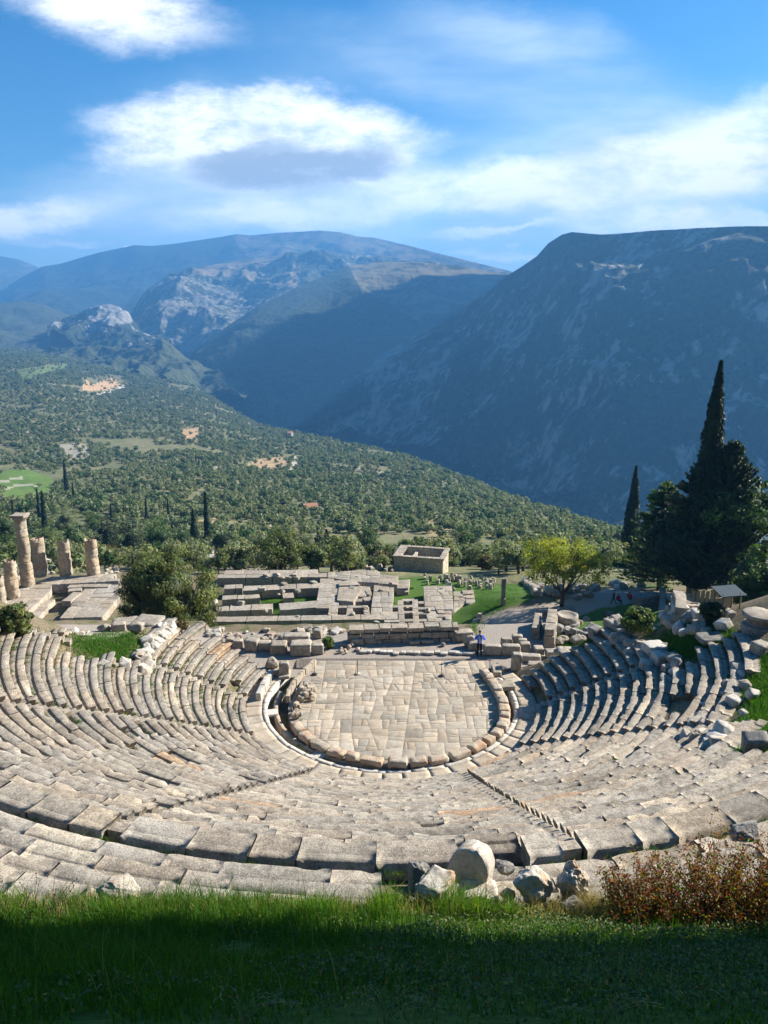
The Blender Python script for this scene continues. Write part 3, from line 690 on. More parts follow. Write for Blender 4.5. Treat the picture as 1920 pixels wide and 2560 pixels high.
for k in range(1, 7):                # stairways between the wedges, two steps to a row
    mb = MB()
    for i in range(NR):
        for h in (0, 1):
            r = R0+i*RW+h*RW/2; t = R(stair_th(k, r)); x, y = C[0]+(r+RW/4)*math.sin(t), C[1]-(r+RW/4)*math.cos(t)
            if not ok_seat(x, y, r, math.degrees(t)): continue
            v, f = block_geo(.57, RW/2+.06, .4, .012, i*2+h+k*77, .2, .04)
            mb.add(xf(v, (x, y, i*RH+(h+1)*RH/2-.4-.03), rz=t), f, tintv(.2))
    under(mb, 'stairway', MS['seat'], theatre, CO)
up = empty('upper_seating', (C[0], C[1]-RTOP, ZTOP), 'upper bank of broken stone rows behind the walkway, just above the grass slope', 'theatre seating')
UO = np.array([C[0], C[1]-RTOP, ZTOP])
for k, (a0, a1) in enumerate([(-64, -33), (-31.8, -1), (.4, 34), (35.5, 66)]):
    wo = link(bpy.data.objects.new('seating_wedge', None)); wo.parent = up
    for i in range(7):
        mb = MB(); seat_row(mb, RTOP+.22+i*UW, ZTOP-.31+i*UH, UW, UH, a0+(i % 3)*.2, a1, 3000+k*20+i, True)
        if mb.n: under(mb, 'seat_row', MS['seat'], wo, UO)
# ------------------------------------------------------------------ stone helpers
def line_blocks(mb, p0, p1, width, z, h, bl=(.8, 1.8), seed=0, gap=.02, jit=.03, tj=.15, rough=.02, yaw=.015, follow=False):
    rr = random.Random(seed); p0 = np.array(p0[:2], float); p1 = np.array(p1[:2], float); L = np.linalg.norm(p1-p0); d = (p1-p0)/L; t = 0
    az = math.atan2(d[1], d[0])
    while t < L-.05:
        l = min(rr.uniform(*bl), L-t)
        if L-t-l < bl[0]*.5: l = L-t
        v, f = block_geo(l-gap, width*(1+rr.uniform(-jit, jit)), h*(1+rr.uniform(-jit, jit)), rough, rr.randrange(9999), max(.2, h*.4), .05)
        c = p0+d*(t+l/2)+np.array([-d[1], d[0]])*rr.uniform(-jit, jit)
        zb = z+(float(height(c[0], c[1])) if follow else 0)
        mb.add(xf(v, (c[0], c[1], zb+rr.uniform(-jit, jit)*.5), rz=az+rr.uniform(-yaw, yaw)), f, tintv(tj))
        t += l
def guillotine(x0, y0, x1, y1, s, rr):
    out_ = []; stack = [(x0, y0, x1, y1)]
    while stack:
        a, b, c, d = stack.pop(); w, h = c-a, d-b
        if max(w, h) < s*rr.uniform(.85, 1.5) and w*h < s*s*1.25: out_.append((a, b, c, d)); continue
        t = rr.uniform(.36, .64)
        if w > h*rr.uniform(.75, 1.3): m_ = a+w*t; stack += [(a, b, m_, d), (m_, b, c, d)]
        else: m_ = b+h*t; stack += [(a, b, c, m_), (a, m_, c, d)]
    return out_
def clip_poly(poly, n, d):
    out_ = []
    for i in range(len(poly)):
        a, b = poly[i], poly[(i+1) % len(poly)]; da, db = a@n-d, b@n-d
        if da <= 0: out_.append(a)
        if (da < 0 < db) or (db < 0 < da): out_.append(a+(b-a)*da/(da-db))
    return out_
def parea(p): p = np.array(p); x, y = p[:, 0], p[:, 1]; return .5*abs(np.dot(x, np.roll(y, 1))-np.dot(y, np.roll(x, 1)))
def split_paving(mb, poly, area, z, keep, seed=0, gap=.009, thick=.3, zj=.006, tj=.16, ang=.2, spread=2.2):
    """flat irregular slabs: a polygon cut again and again by slightly skewed lines"""
    rr = random.Random(seed); stack = [[np.array(p, float) for p in poly]]
    while stack:
        p = stack.pop(); A = parea(p); q = np.array(p); c = q.mean(0)
        if A > area*rr.uniform(1/spread, spread)*1.2:
            ex = q.max(0)-q.min(0); d = np.array([1., 0]) if ex[0] > ex[1]*rr.uniform(.8, 1.2) else np.array([0, 1.]); a = rr.gauss(0, ang); d = np.array([d[0]*math.cos(a)-d[1]*math.sin(a), d[0]*math.sin(a)+d[1]*math.cos(a)])
            o_ = c@d+rr.uniform(-.16, .16)*abs(ex@np.abs(d)); l, r_ = clip_poly(p, d, o_), clip_poly(p, -d, -o_)
            if len(l) > 2 and len(r_) > 2: stack += [l, r_]; continue
        if not keep(c[0], c[1]): continue
        g = gap*rr.uniform(.4, 2); ccw = 0
        for i in range(len(q)): a, b = q[i], q[(i+1) % len(q)]; ccw += (b[0]-a[0])*(b[1]+a[1])
        s_ = p
        for i in range(len(q)):
            a, b = q[i], q[(i+1) % len(q)]; e = b-a; L = np.linalg.norm(e)
            if L < .02: continue
            n = np.array([e[1], -e[0]])/L*(1 if ccw < 0 else -1); s_ = clip_poly(s_, n, a@n-g)
            if len(s_) < 3: break
        if len(s_) < 3: continue
        s_ = [p_ for k_, p_ in enumerate(s_) if np.linalg.norm(p_-s_[k_-1]) > .04]
        if len(s_) < 3: continue
        # roughen the outline a little and knock the corners off
        R_ = []
        for k_ in range(len(s_)):
            a, b = s_[k_], s_[(k_+1) % len(s_)]; L = np.linalg.norm(b-a); m_ = max(1, int(L/.3)); f_ = min(.04/L, .2)
            for j in range(m_): t = f_+(1-2*f_)*j/m_ if m_ > 0 else .5; R_.append(a+(b-a)*t+np.array([rr.uniform(-.008, .008), rr.uniform(-.008, .008)]))
            R_.append(a+(b-a)*(1-f_))
        R_ = np.array(R_) if ccw < 0 else np.array(R_)[::-1]; m_ = len(R_); zt_ = z+rr.uniform(-zj, zj); sl = np.array([rr.uniform(-.004, .004), rr.uniform(-.004, .004)]); cc = R_.mean(0)
        def lv(k, dz): w_ = cc+(R_-cc)*k; return np.c_[w_, zt_+dz+(w_-cc)@sl]
        V = np.concatenate([lv(1, -thick), lv(1, -.002), lv(.985, 0), [[*cc, zt_]]]); fs = [(a_*m_+k_, a_*m_+(k_+1) % m_, (a_+1)*m_+(k_+1) % m_, (a_+1)*m_+k_) for a_ in (0, 1) for k_ in range(m_)]
        t = tintv(tj, .045)
        if rr.random() < .12: t = (t[0]*.76, t[1]*.78, t[2]*.8, 1)
        mb.add(V, fs, t); mb.f.append(np.array([(2*m_+k_, 2*m_+(k_+1) % m_, 3*m_) for k_ in range(m_)])+mb.n-len(V)); mb.t.append(np.tile(np.array(t, float), (m_, 1)))
def flagstones(mb, cells, z, keep, gap=.022, warp=.16, tj=.13, thick=.3, zj=.012, wseed=5, holes=0):
    for (a, b, c, d) in cells:
        if not keep((a+c)/2, (b+d)/2): continue
        nx, ny = max(2, int((c-a)/.2)), max(2, int((d-b)/.2))
        g = gap*random.uniform(.5, 1.8)
        u, v = np.meshgrid(np.linspace(a+g, c-g, nx+1), np.linspace(b+g, d-g, ny+1), indexing='ij')
        k = np.zeros_like(u); X = u+warp*fbm(np.stack([u*.8, v*.8, k], -1), 4, wseed)*1.6; Y = v+warp*fbm(np.stack([u*.8, v*.8, k+9], -1), 4, wseed+1)*1.6
        zz = z+random.uniform(-zj, zj)+fbm(np.stack([X*2, Y*2, k], -1), 3, 8)*.004
        n = (nx+1)*(ny+1); edge = np.zeros_like(u, bool); edge[0] = edge[-1] = True; edge[:, 0] = edge[:, -1] = True
        zz = np.where(edge, zz-.002-.006*np.abs(fbm(np.stack([X*6, Y*6, k], -1), 2, 4)), zz)
        V = np.stack([X, Y, zz], -1)
        ring = [(i, 0) for i in range(nx)]+[(nx, j) for j in range(ny)]+[(i, ny) for i in range(nx, 0, -1)]+[(0, j) for j in range(ny, 0, -1)]
        idx = np.array([i*(ny+1)+j for i, j in ring]); lowv = V.reshape(-1, 3)[idx].copy(); lowv[:, 2] -= thick
        m_ = len(idx); sf = np.stack([np.arange(m_)+n, (np.arange(m_)+1) % m_+n, idx[(np.arange(m_)+1) % m_], idx], -1)
        t = tintv(tj, .04)
        if random.random() < .08: t = (t[0]*.8, t[1]*.8, t[2]*.82, 1)
        mb.add(np.concatenate([V.reshape(-1, 3), lowv]), np.concatenate([grid_faces(nx+1, ny+1), sf]), t)

# ------------------------------------------------------------------ orchestra
OC = np.array([.85, 41.35]); rr_ = random.Random(3)
def in_orch(x, y):
    if y > 47.25: return False
    dx, dy = x-OC[0], y-OC[1]
    if dy < 0: return math.hypot(dx, dy) < 6.15
    return (-6.15+.12*dy) < dx < 6.2
mb = MB(); split_paving(mb, [(-7.5, 34.5), (9, 34.5), (9, 47.25), (-7.5, 47.25)], .5, 0.0, in_orch, 3, ang=.11, tj=.2, gap=.006)
struct(mb.build('paving', MS['pave']))
# earth between the flags
mb = MB(); an = np.linspace(math.pi, 2*math.pi, 33); ring = [(OC[0]+6.5*math.cos(a), OC[1]+6.5*math.sin(a)) for a in an]+[(OC[0]+6.6, 47.3), (OC[0]-5.6, 47.3)]
v = [(x, y, -.012) for x, y in ring]+[(x, y, -.65) for x, y in ring]; n = len(ring)
me = bpy.data.meshes.new('orchestra_floor'); me.from_pydata(v, [], [tuple(range(n))]+[(i+n, (i+1) % n+n, (i+1) % n, i) for i in range(n)])
ca = me.color_attributes.new('tint', 'FLOAT_COLOR', 'CORNER'); ca.data.foreach_set('color', np.tile([.12, .9, 0, 1], len(me.loops)))
me.materials.append(MTER); struct(link(bpy.data.objects.new('orchestra_floor', me)))
# walkway slabs between drain and first row
def ring_slabs(mb, r0_, r1_, a0, a1, z, L, seed=0, cx=C, thick=.4, tj=.12, zj=.015):
    rr = random.Random(seed); a = a0; rm = (r0_+r1_)/2
    while a < a1:
        da = math.degrees(rr.uniform(*L)/rm); da = min(da, a1-a)
        n = max(2, int(math.radians(da)*rm/.25)); g = math.degrees(.012/rm)
        an = np.radians(np.linspace(a+g, a+da-g, n+1)); m_ = max(2, int((r1_-r0_)/.22)); rd = np.linspace(r0_+.005, r1_-.005, m_+1)
        A, Rr = np.meshgrid(an, rd, indexing='ij'); X = cx[0]+Rr*np.sin(A); Y = cx[1]-Rr*np.cos(A); k = X*0
        X = X+fbm(np.stack([X*3, Y*3, k], -1), 2, 3)*.03; Y = Y+fbm(np.stack([X*3, Y*3, k+5], -1), 2, 3)*.03
        zz = z+rr.uniform(-zj, zj)+fbm(np.stack([X*2.5, Y*2.5, k], -1), 3, 8)*.02
        V = np.stack([X, Y, zz], -1); ny = m_; nx = n; nn = (nx+1)*(ny+1)
        ringi = [(i, 0) for i in range(nx)]+[(nx, j) for j in range(ny)]+[(i, ny) for i in range(nx, 0, -1)]+[(0, j) for j in range(ny, 0, -1)]
        idx = np.array([i*(ny+1)+j for i, j in ringi]); lowv = V.reshape(-1, 3)[idx].copy(); lowv[:, 2] = z-thick
        q = len(idx); sf = np.stack([np.arange(q)+nn, idx*1, idx[(np.arange(q)+1) % q], (np.arange(q)+1) % q+nn], -1)[:, ::-1]
        mb.add(np.concatenate([V.reshape(-1, 3), lowv]), np.concatenate([grid_faces(nx+1, ny+1), sf]), tintv(tj, .03)); a += da
mb = MB(); ring_slabs(mb, 7.62, 8.72, -122, 116, .0, (.7, 1.5), 4, tj=.1); o = struct(mb.build('stone_walkway', MS['pave']))
dr = empty('drain_kerb', (C[0], C[1]-7.4, 0), 'pale stone gutter kerb curving round the outside of the orchestra', 'kerb'); DO = np.array([C[0], C[1]-7.4, 0])
mb = MB(); ring_slabs(mb, 7.35, 7.62, -118, 112, .015, (.8, 1.6), 5, thick=.6); under(mb, 'outer_kerb', MS['white'], dr, DO)
mb = MB(); ring_slabs(mb, 6.72, 6.98, -100, 100, -.05, (.7, 1.3), 6, thick=.55); under(mb, 'inner_kerb', MS['warm'], dr, DO)
mb = MB()
for a in (-78, 62, 21, 14, -33):
    t = R(a); v, f = block_geo(.75, .8, .14, .02, int(a)+90, .15); mb.add(xf(v, (C[0]+7.15*math.sin(t), C[1]-7.15*math.cos(t), -.12), rz=t), f, (1.1, 1.1, 1.1, 1))
under(mb, 'cover_slab', MS['white'], dr, DO)
# parapet stones round the orchestra
pa = empty('orchestra_parapet', (OC[0], OC[1]-6.4, 0), 'low broken ring of reddish limestone blocks edging the round paved orchestra', 'stone wall'); PO = np.array([OC[0], OC[1]-6.4, 0])
a = -66; rr = random.Random(12); k = 0
while a < 64:
    L = rr.uniform(.75, 1.35); da = math.degrees(L/6.4)
    if not (-3.6 < a+da/2 < -.5) or True:
        t = R(a+da/2); v, f = block_geo(L-.07, .62+rr.uniform(-.05, .06), .40+rr.uniform(-.08, .05), .045, k+5, .11, .1, .02)
        mb = MB(); mb.add(xf(v, (OC[0]+6.4*math.sin(t)-PO[0], OC[1]-6.4*math.cos(t)-PO[1], -.03), rz=t+rr.uniform(-.05, .05), rx=rr.uniform(-.05, .05)), f, tintv(.12, .06))
        mb.build('parapet_stone', MS['warm'], pa); k += 1
    a += da+math.degrees(rr.choice([.02, .05, .14])/6.4)
yy0 = OC[1]-6.4*math.cos(R(64)); xr = OC[0]+6.4*math.sin(R(64)); pts = [(xr+.05, yy0), (6.95, 39.8), (7.05, 41.6), (6.85, 43.2), (6.4, 45.6)]
for (p, q) in zip(pts[:-1], pts[1:]):
    L = math.hypot(q[0]-p[0], q[1]-p[1]); n = max(1, round(L/.8)); az = math.atan2(q[1]-p[1], q[0]-p[0])
    for j in range(n):
        t = (j+.5)/n; v, f = block_geo(L/n-.05, .62, .45+rr.uniform(-.06, .06), .045, k+9, .11, .1, .02); mb = MB()
        mb.add(xf(v, (p[0]+(q[0]-p[0])*t-PO[0], p[1]+(q[1]-p[1])*t-PO[1], -.03), rz=az+rr.uniform(-.05, .05)), f, tintv(.12, .06)); mb.build('parapet_stone', MS['warm'], pa); k += 1
# left: thin upright kerb
kb = empty('upright_kerb', (-5.4, 43, 0), 'thin upright kerb of pale slabs on the far left edge of the orchestra', 'kerb')
pts = [(-5.75, 41.6), (-5.8, 42.6), (-5.6, 43.8), (-5.15, 45.2), (-4.55, 46.7)]; mb = MB()
for (p, q) in zip(pts[:-1], pts[1:]): line_blocks(mb, p, q, .26, -.1, .5, (.6, 1.2), int(p[1]*3), rough=.02)
under(mb, 'kerb_slab', MS['pave'], kb, np.array([-5.4, 43, 0]))

# ------------------------------------------------------------------ loose stones (shared shapes)
RK = []
for i in range(8):
    v, f = rock_geo(3, 0, .06, 40+i, 8, .02); mb = MB(); mb.add(v, f); me = mb.mesh('rock'); RK.append(me)
BK = []
for i in range(8):
    v, f = block_geo(1, 1, 1, .045, 60+i, .12, .1, .015); mb = MB(); mb.add(v, f, tintv(.1)); me = mb.mesh('block'); BK.append(me)
_mcache = {}
def inst(me, m):
    k = (me.name, m.name)
    if k not in _mcache: c = me.copy(); c.materials.clear(); c.materials.append(m); _mcache[k] = c
    return _mcache[k]
def stone(px, py, w, h, d=None, kind='b', m='block', z=None, rz=None, tilt=.05, label=None, cat='stone block', group=None, name='stone_block', s=None, at=None, pxsize=True):
    """a loose stone whose foot stands at photo pixel (px, py); w and h in photo pixels (or metres)"""
    p = np.array(at, float) if at is not None else (ground(px, py) if z is None else P(px, py, z))
    k = mpx(p) if pxsize else 1
    W, H = w/k, h/k; D = (d/k if d else W*random.uniform(.7, 1))
    me = random.choice(BK if kind == 'b' else RK) if s is None else (BK if kind == 'b' else RK)[s % 8]
    o = link(bpy.data.objects.new(name, inst(me, MS[m])))
    if kind == 'b': o.scale = (W, D, H); o.location = (p[0], p[1], p[2]-H*.08)
    else: o.scale = (W*1.1, D*1.1, H*1.15); o.location = (p[0], p[1], p[2]+H*.38)
    o.rotation_euler = (random.uniform(-tilt, tilt), random.uniform(-tilt, tilt), random.uniform(-.3, .3) if rz is None else rz)
    tag(o, label, cat, group); return o
QUEUE = []
def scatter(poly, n, wr, labels, group, kind='mix', m=('block', 'white'), z=None, cat='stone', hr=(.5, .9), tilt=.25, name='fallen_stone', zoff=0):
    xs = [a[0] for a in poly]; ys = [a[1] for a in poly]; c = 0; tr = 0
    while c < n and tr < n*40:
        tr += 1; x, y = random.uniform(min(xs), max(xs)), random.uniform(min(ys), max(ys))
        if not bool(inpoly(np.array([x]), np.array([y]), poly)[0]): continue
        w = random.uniform(*wr); kd = kind if kind != 'mix' else random.choice('br')
        QUEUE.append((w, x, y, w*random.uniform(*hr), kd, random.choice(m), z, tilt, labels, cat, group, random.randrange(8), random.uniform(0, 3))); c += 1

def flush_queue(limit=290):
    QUEUE.sort(key=lambda q: -q[0]*q[3]); big, rest = QUEUE[:limit], QUEUE[limit:]
    groups = {}
    for q in big: groups.setdefault(q[10], []).append(q)
    ORD = ['first', 'second', 'third', 'fourth', 'fifth', 'sixth', 'seventh', 'eighth', 'ninth', 'tenth', 'eleventh', 'twelfth', 'thirteenth', 'fourteenth', 'fifteenth', 'sixteenth', 'seventeenth', 'eighteenth', 'nineteenth', 'twentieth']
    for g, L in groups.items():
        L.sort(key=lambda q: q[1]); n = len(L); sz = sorted(q[0] for q in L)
        for i, (w, x, y, h, kd, m, z, tilt, lb, cat, g_, s_, rz_) in enumerate(L):
            size = 'smallish' if w < sz[n//3] else 'middling' if w < sz[2*n//3] else 'large'; form = 'squared' if kd == 'b' else 'rounded'
            col = {'white': 'pale', 'block': 'tan', 'grey': 'dark grey', 'fore': 'cream', 'warm': 'reddish', 'column': 'ochre', 'pave': 'beige'}[m]
            short = g_
            if n <= 20: label = f'{col} stone, {ORD[i]} from the left in the {short}'
            else:
                t = i/n; side = 'left end' if t < .2 else 'left part' if t < .4 else 'middle' if t < .6 else 'right part' if t < .8 else 'right end'
                label = f'{size} {col} {form} stone, {side} of the {short}'
            stone(x, y, w, h, kind=kd, m=m, z=z, rz=rz_, tilt=tilt, label=label, cat='stone', group=g_, name='fallen_stone', s=s_)
    mb = MB()
    for (w, x, y, h, kd, m, z, tilt, lb, cat, g_, s_, rz_) in rest:
        p = ground(x, y) if z is None else P(x, y, z); k = mpx(p); W, H = w/k, h/k; me = (BK if kd == 'b' else RK)[s_]
        v = np.empty(len(me.vertices)*3); me.vertices.foreach_get('co', v); v = v.reshape(-1, 3); f = np.empty(len(me.loops), int); me.loops.foreach_get('vertex_index', f)
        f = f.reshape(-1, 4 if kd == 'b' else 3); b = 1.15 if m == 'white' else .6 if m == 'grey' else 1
        mb.add(xf(v*np.array([W, W*.85, H]), (p[0], p[1], p[2]+(H*.35 if kd == 'r' else -H*.08)), rz=rz_, rx=random.uniform(-tilt, tilt)), f, (b*random.uniform(.9, 1.1), b, b*.98, 1))
    if mb.n: o = mb.build('rubble', MS['block']); o['kind'] = 'stuff'; o['label'] = 'small loose rubble scattered over the ruins'
ORDN = ['first', 'second', 'third', 'fourth', 'fifth', 'sixth', 'seventh', 'eighth', 'ninth', 'tenth', 'eleventh', 'twelfth', 'thirteenth', 'fourteenth', 'fifteenth', 'sixteenth', 'seventeenth', 'eighteenth', 'nineteenth', 'twentieth']
# ------------------------------------------------------------------ temple foundations on the lower terrace
TZ = -12.7; GZ = -14.2
def T(x, y, z=TZ): return P(x, y, z)
tf = empty('temple_foundation', T(820, 1550), 'wide ruined temple foundation of parallel stone walls with grass between, beyond the stage', 'temple ruin'); TO = np.array(T(820, 1550))
def course(p, q, width, h=1.3, z=TZ, bl=(1.2, 2.4), seed=0, lab=None, rough=.03, parts='foundation_wall'):
    mb = MB(); a, b = T(*p, z=z), T(*q, z=z); line_blocks(mb, a, b, width, z-h, h, bl, seed, gap=.03, jit=.02, rough=rough, tj=.14)
    return under(mb, parts, MS['block'], tf, TO)
course((560, 1431), (795, 1429), 1.9, 1.1, bl=(2.5, 5), seed=1)
course((545, 1439), (820, 1437), 1.7, 1.3, seed=2, bl=(2, 4))
course((560, 1467), (606, 1465), 1.6, 1.1, seed=3); course((608, 1470), (812, 1463), 1.9, 1.3, seed=4, bl=(2, 3.6))
course((555, 1494), (612, 1491), 1.5, 1.2, seed=5); course((612, 1492), (650, 1489), 1.4, 1.1, seed=6)
course((706, 1489), (735, 1487), 1.9, 1.2, seed=7); course((540, 1522), (573, 1520), 1.6, 1.2, seed=8)
course((574, 1519), (682, 1516), 1.9, 1.5, seed=9, bl=(2, 3.4)); course((698, 1517), (798, 1509), 2.3, 1.5, seed=10, bl=(3.5, 5))
course((470, 1549), (995, 1541), 1.6, .5, seed=11, bl=(2.5, 4)); course((470, 1558), (995, 1549), 1.3, .55, z=TZ-.5, seed=12, bl=(1.5, 2))
course((470, 1566), (880, 1561), 1.2, 1.1, z=TZ-1.05, seed=13, bl=(1.9, 2.2))
for i in range(11):
    x = 476+i*41.5; stone_ = T(x, 1572-i*.8, TZ-1.7); v, f = block_geo(.62, .9, .62, .03, i, .2); mb = MB(); mb.add(xf(v, (stone_[0], stone_[1]-.9, TZ-2.2)), f); under(mb, 'support_block', MS['block'], tf, TO)
def cross(p, q, width, h=1.3, seed=0, bl=(1, 2), z=TZ): return course(p, q, width, h, z, bl, seed, parts='cross_wall')
cross((818, 1446), (808, 1520), 1.9, 1.4, 21, (2, 3)); cross((845, 1450), (838, 1500), 1.1, 1.2, 22); cross((838, 1500), (830, 1538), 1.1, 1.0, 23)
# great plates in the middle
def plate(poly, z, h, s=2.2, gap=.02, name='foundation_slab', m='block', warp=.25, zj=.03, seed=0, holes=True):
    w = [T(x, y, z)[:2] for x, y in poly]; mb = MB(); split_paving(mb, w, (s*.75)**2, z, lambda x, y: random.random() > .03, seed, .012, h, zj*1.3, .16, .1)
    if mb.n: return under(mb, name, MS[m], tf, TO)
plate([(848, 1456), (888, 1450), (905, 1470), (884, 1506), (842, 1502)], TZ+.15, 1.3, 3.4, seed=31, zj=.12)
plate([(888, 1462), (925, 1465), (930, 1485), (885, 1490)], TZ, 1.2, 2, seed=32, zj=.1); plate([(880, 1492), (930, 1488), (932, 1500), (880, 1504)], TZ-.2, 1., 1.2, seed=33, zj=.12)
plate([(935, 1462), (985, 1468), (980, 1545), (925, 1545)], TZ-.05, 1.2, 1.7, seed=34, zj=.06)
plate([(820, 1432), (905, 1424), (950, 1430), (948, 1458), (905, 1456), (850, 1448), (818, 1445)], TZ, 1.1, 2.1, seed=35, zj=.05)
plate([(950, 1436), (996, 1440), (994, 1462), (948, 1458)], TZ-.1, 1.2, 2., seed=36); plate([(996, 1450), (1025, 1448), (1022, 1470), (992, 1470)], TZ-.3, 1.2, 1.6, seed=37)
plate([(1058, 1466), (1130, 1464), (1134, 1524), (1062, 1524)], TZ, 1.3, 1.7, seed=38, zj=.03); plate([(1062, 1524), (1130, 1524), (1126, 1562), (1072, 1562)], TZ-.15, 1.1, 1.5, seed=39, zj=.1)
plate([(1134, 1477), (1184, 1477), (1188, 1506), (1150, 1515), (1134, 1525)], TZ-.4, .9, 1.5, seed=40, zj=.08)
for i, (p, q) in enumerate([((1001, 1500), (1005, 1560)), ((1037, 1498), (1041, 1560)), ((975, 1516), (1000, 1515)), ((1005, 1500), (1037, 1498)), ((1008, 1515), (1037, 1514)), ((1008, 1530), (1040, 1529)), ((1010, 1550), (1068, 1550)),
                           ((1045, 1505), (1062, 1505)), ((1045, 1520), (1062, 1520)), ((1045, 1532), (1068, 1532)), ((975, 1532), (1000, 1531)), ((835, 1519), (838, 1540)), ((875, 1520), (872, 1540)), ((915, 1518), (918, 1542)), ((835, 1516), (920, 1516)), ((960, 1552), (1000, 1552))]):
    cross(p, q, .75, 1.1, 50+i, (1.2, 2.2))
# left part: ramp and platform under the columns
plate([(0, 1478), (60, 1466), (130, 1458), (128, 1474), (60, 1540), (0, 1530)], TZ, 1., 2.2, seed=61, zj=.03)
plate([(0, 1525), (40, 1505), (138, 1498), (100, 1540), (60, 1560), (0, 1550)], TZ-.55, 1., 2.4, seed=62, zj=.03)
plate([(88, 1456), (130, 1442), (300, 1434), (300, 1452), (120, 1462)], TZ+.02, 1.3, 2.4, seed=63)
plate([(218, 1464), (300, 1462), (300, 1490), (256, 1542), (126, 1546), (170, 1520)], TZ-.25, 1., 3., seed=64, zj=.04)
for i, (p, q) in enumerate([((126, 1459), (166, 1457)), ((168, 1455), (208, 1452)), ((210, 1448), (248, 1446)), ((206, 1463), (275, 1463)), ((170, 1465), (205, 1464)), ((170, 1475), (205, 1472)), ((165, 1503), (195, 1480)), ((240, 1440), (290, 1437))]):
    course(p, q, 1.2, .7, TZ-.05, (1.5, 3), 80+i)
scatter([(545, 1440), (1120, 1440), (1130, 1560), (560, 1560)], 34, (7, 18), 'loose ashlar lying on the temple foundation', 'loose ashlars on the temple foundation', z=TZ-.1, hr=(.35, .7))
scatter([(480, 1578), (860, 1572), (860, 1586), (480, 1592)], 40, (9, 26), 'flat slab in the rough ledge before the temple wall', 'rough ledge before the temple wall', hr=(.3, .6))
# standing columns
def column(px, py, hpx, wpx, top, label, seed, lean=0, cap=False):
    b = T(px, py); k = mpx(b); H = hpx/k/.945; r0_ = wpx/k/2
    c = empty('temple_column', b, label, 'column', 'ruined columns standing on the temple platform')
    nd = max(3, int(H/1.05)); z = 0; rr = random.Random(seed)
    for i in range(nd):
        h = H/nd; n = 28; m_ = 9; mb = MB()
        an = np.linspace(0, 2*math.pi, n, endpoint=False); zz = np.linspace(0, h-.012, m_)
        A, Zz = np.meshgrid(an, zz, indexing='ij'); t = (z+Zz)/H if H else 0
        rad = r0_*(1-.20*(z+Zz)/max(H, 9.5))
        q = np.stack([np.cos(A)*rad*1.6+seed, np.sin(A)*rad*1.6, (z+Zz)*1.2], -1)
        ero = np.clip(fbm(q, 4, seed)+.05, 0, 1)*.34+np.clip(fbm(q*3, 3, seed+1), 0, 1)*.12
        rad = rad*(1-ero)+.02*np.cos(A*20)*(ero < .05)
        e = np.minimum(Zz, h-Zz)/.1; rad = rad*(1-.05*(1-np.clip(e, 0, 1)))
        if i == nd-1 and not cap: Zz = Zz+np.where(Zz > h*.8, fbm(q*1.3, 2, seed+4)*.4, 0)
        ox, oy = rr.uniform(-.02, .02), rr.uniform(-.02, .02)
        V = np.stack([np.cos(A)*rad+ox, np.sin(A)*rad+oy, z+Zz], -1).reshape(-1, 3)
        f = grid_faces(n, m_, True); mb.add(V, f, tintv(.1, .05))
        # caps
        for lv, rev in ((0, True), (m_-1, False)):
            ids = [k2*m_+lv for k2 in range(n)]; cc = mb.n; mb.add([V[ids].mean(0)], np.zeros((0, 4), int)); tri = np.array([(cc, ids[k2]+cc-len(V), ids[(k2+1) % n]+cc-len(V)) for k2 in range(n)])
            if rev: tri = tri[:, ::-1]
            mb.f.append(tri); mb.t.append(np.tile([1, 1, 1, 1.], (n, 1)))
        mb.build('drum', MS['column'], c); z += h
    if cap:
        mb = MB(); pr = [(.82, 0), (.86, .1), (1.12, .42), (1.18, .5), (1.14, .56)]; n = 28
        A, K = np.meshgrid(np.linspace(0, 2*math.pi, n, endpoint=False), np.arange(5), indexing='ij'); p2 = np.array(pr)
        rad = r0_*.82/.82*p2[K, 0]*(1+.05*np.sin(A*3+1)); V = np.stack([np.cos(A)*rad, np.sin(A)*rad, z+p2[K, 1]], -1).reshape(-1, 3); mb.add(V, grid_faces(n, 5, True)); 
        v, f = block_geo(r0_*2.25, r0_*2.25, .32, .05, 3, .25, .14); mb.add(xf(v, (0, 0, z+.5)), f); mb.build('capital', MS['block'], c)
    return c
column(70, 1464, 160, 34, 0, 'tallest temple column, complete with its flat capital', 5, cap=True)
column(34, 1494, 92, 33, 0, 'short broken column at the left, nearest to the tallest one', 6)
column(103, 1439, 92, 36, 0, 'ragged broken column just right of the tallest one, deeply eroded on its right side', 7)
column(166, 1437, 84, 33, 0, 'third broken column from the left behind the platform, smooth lower half', 8)
column(234, 1435, 86, 33, 0, 'broken column nearest the big round juniper tree', 9)
column(2, 1512, 70, 30, 0, 'column stump cut off by the left edge of the photo', 10)

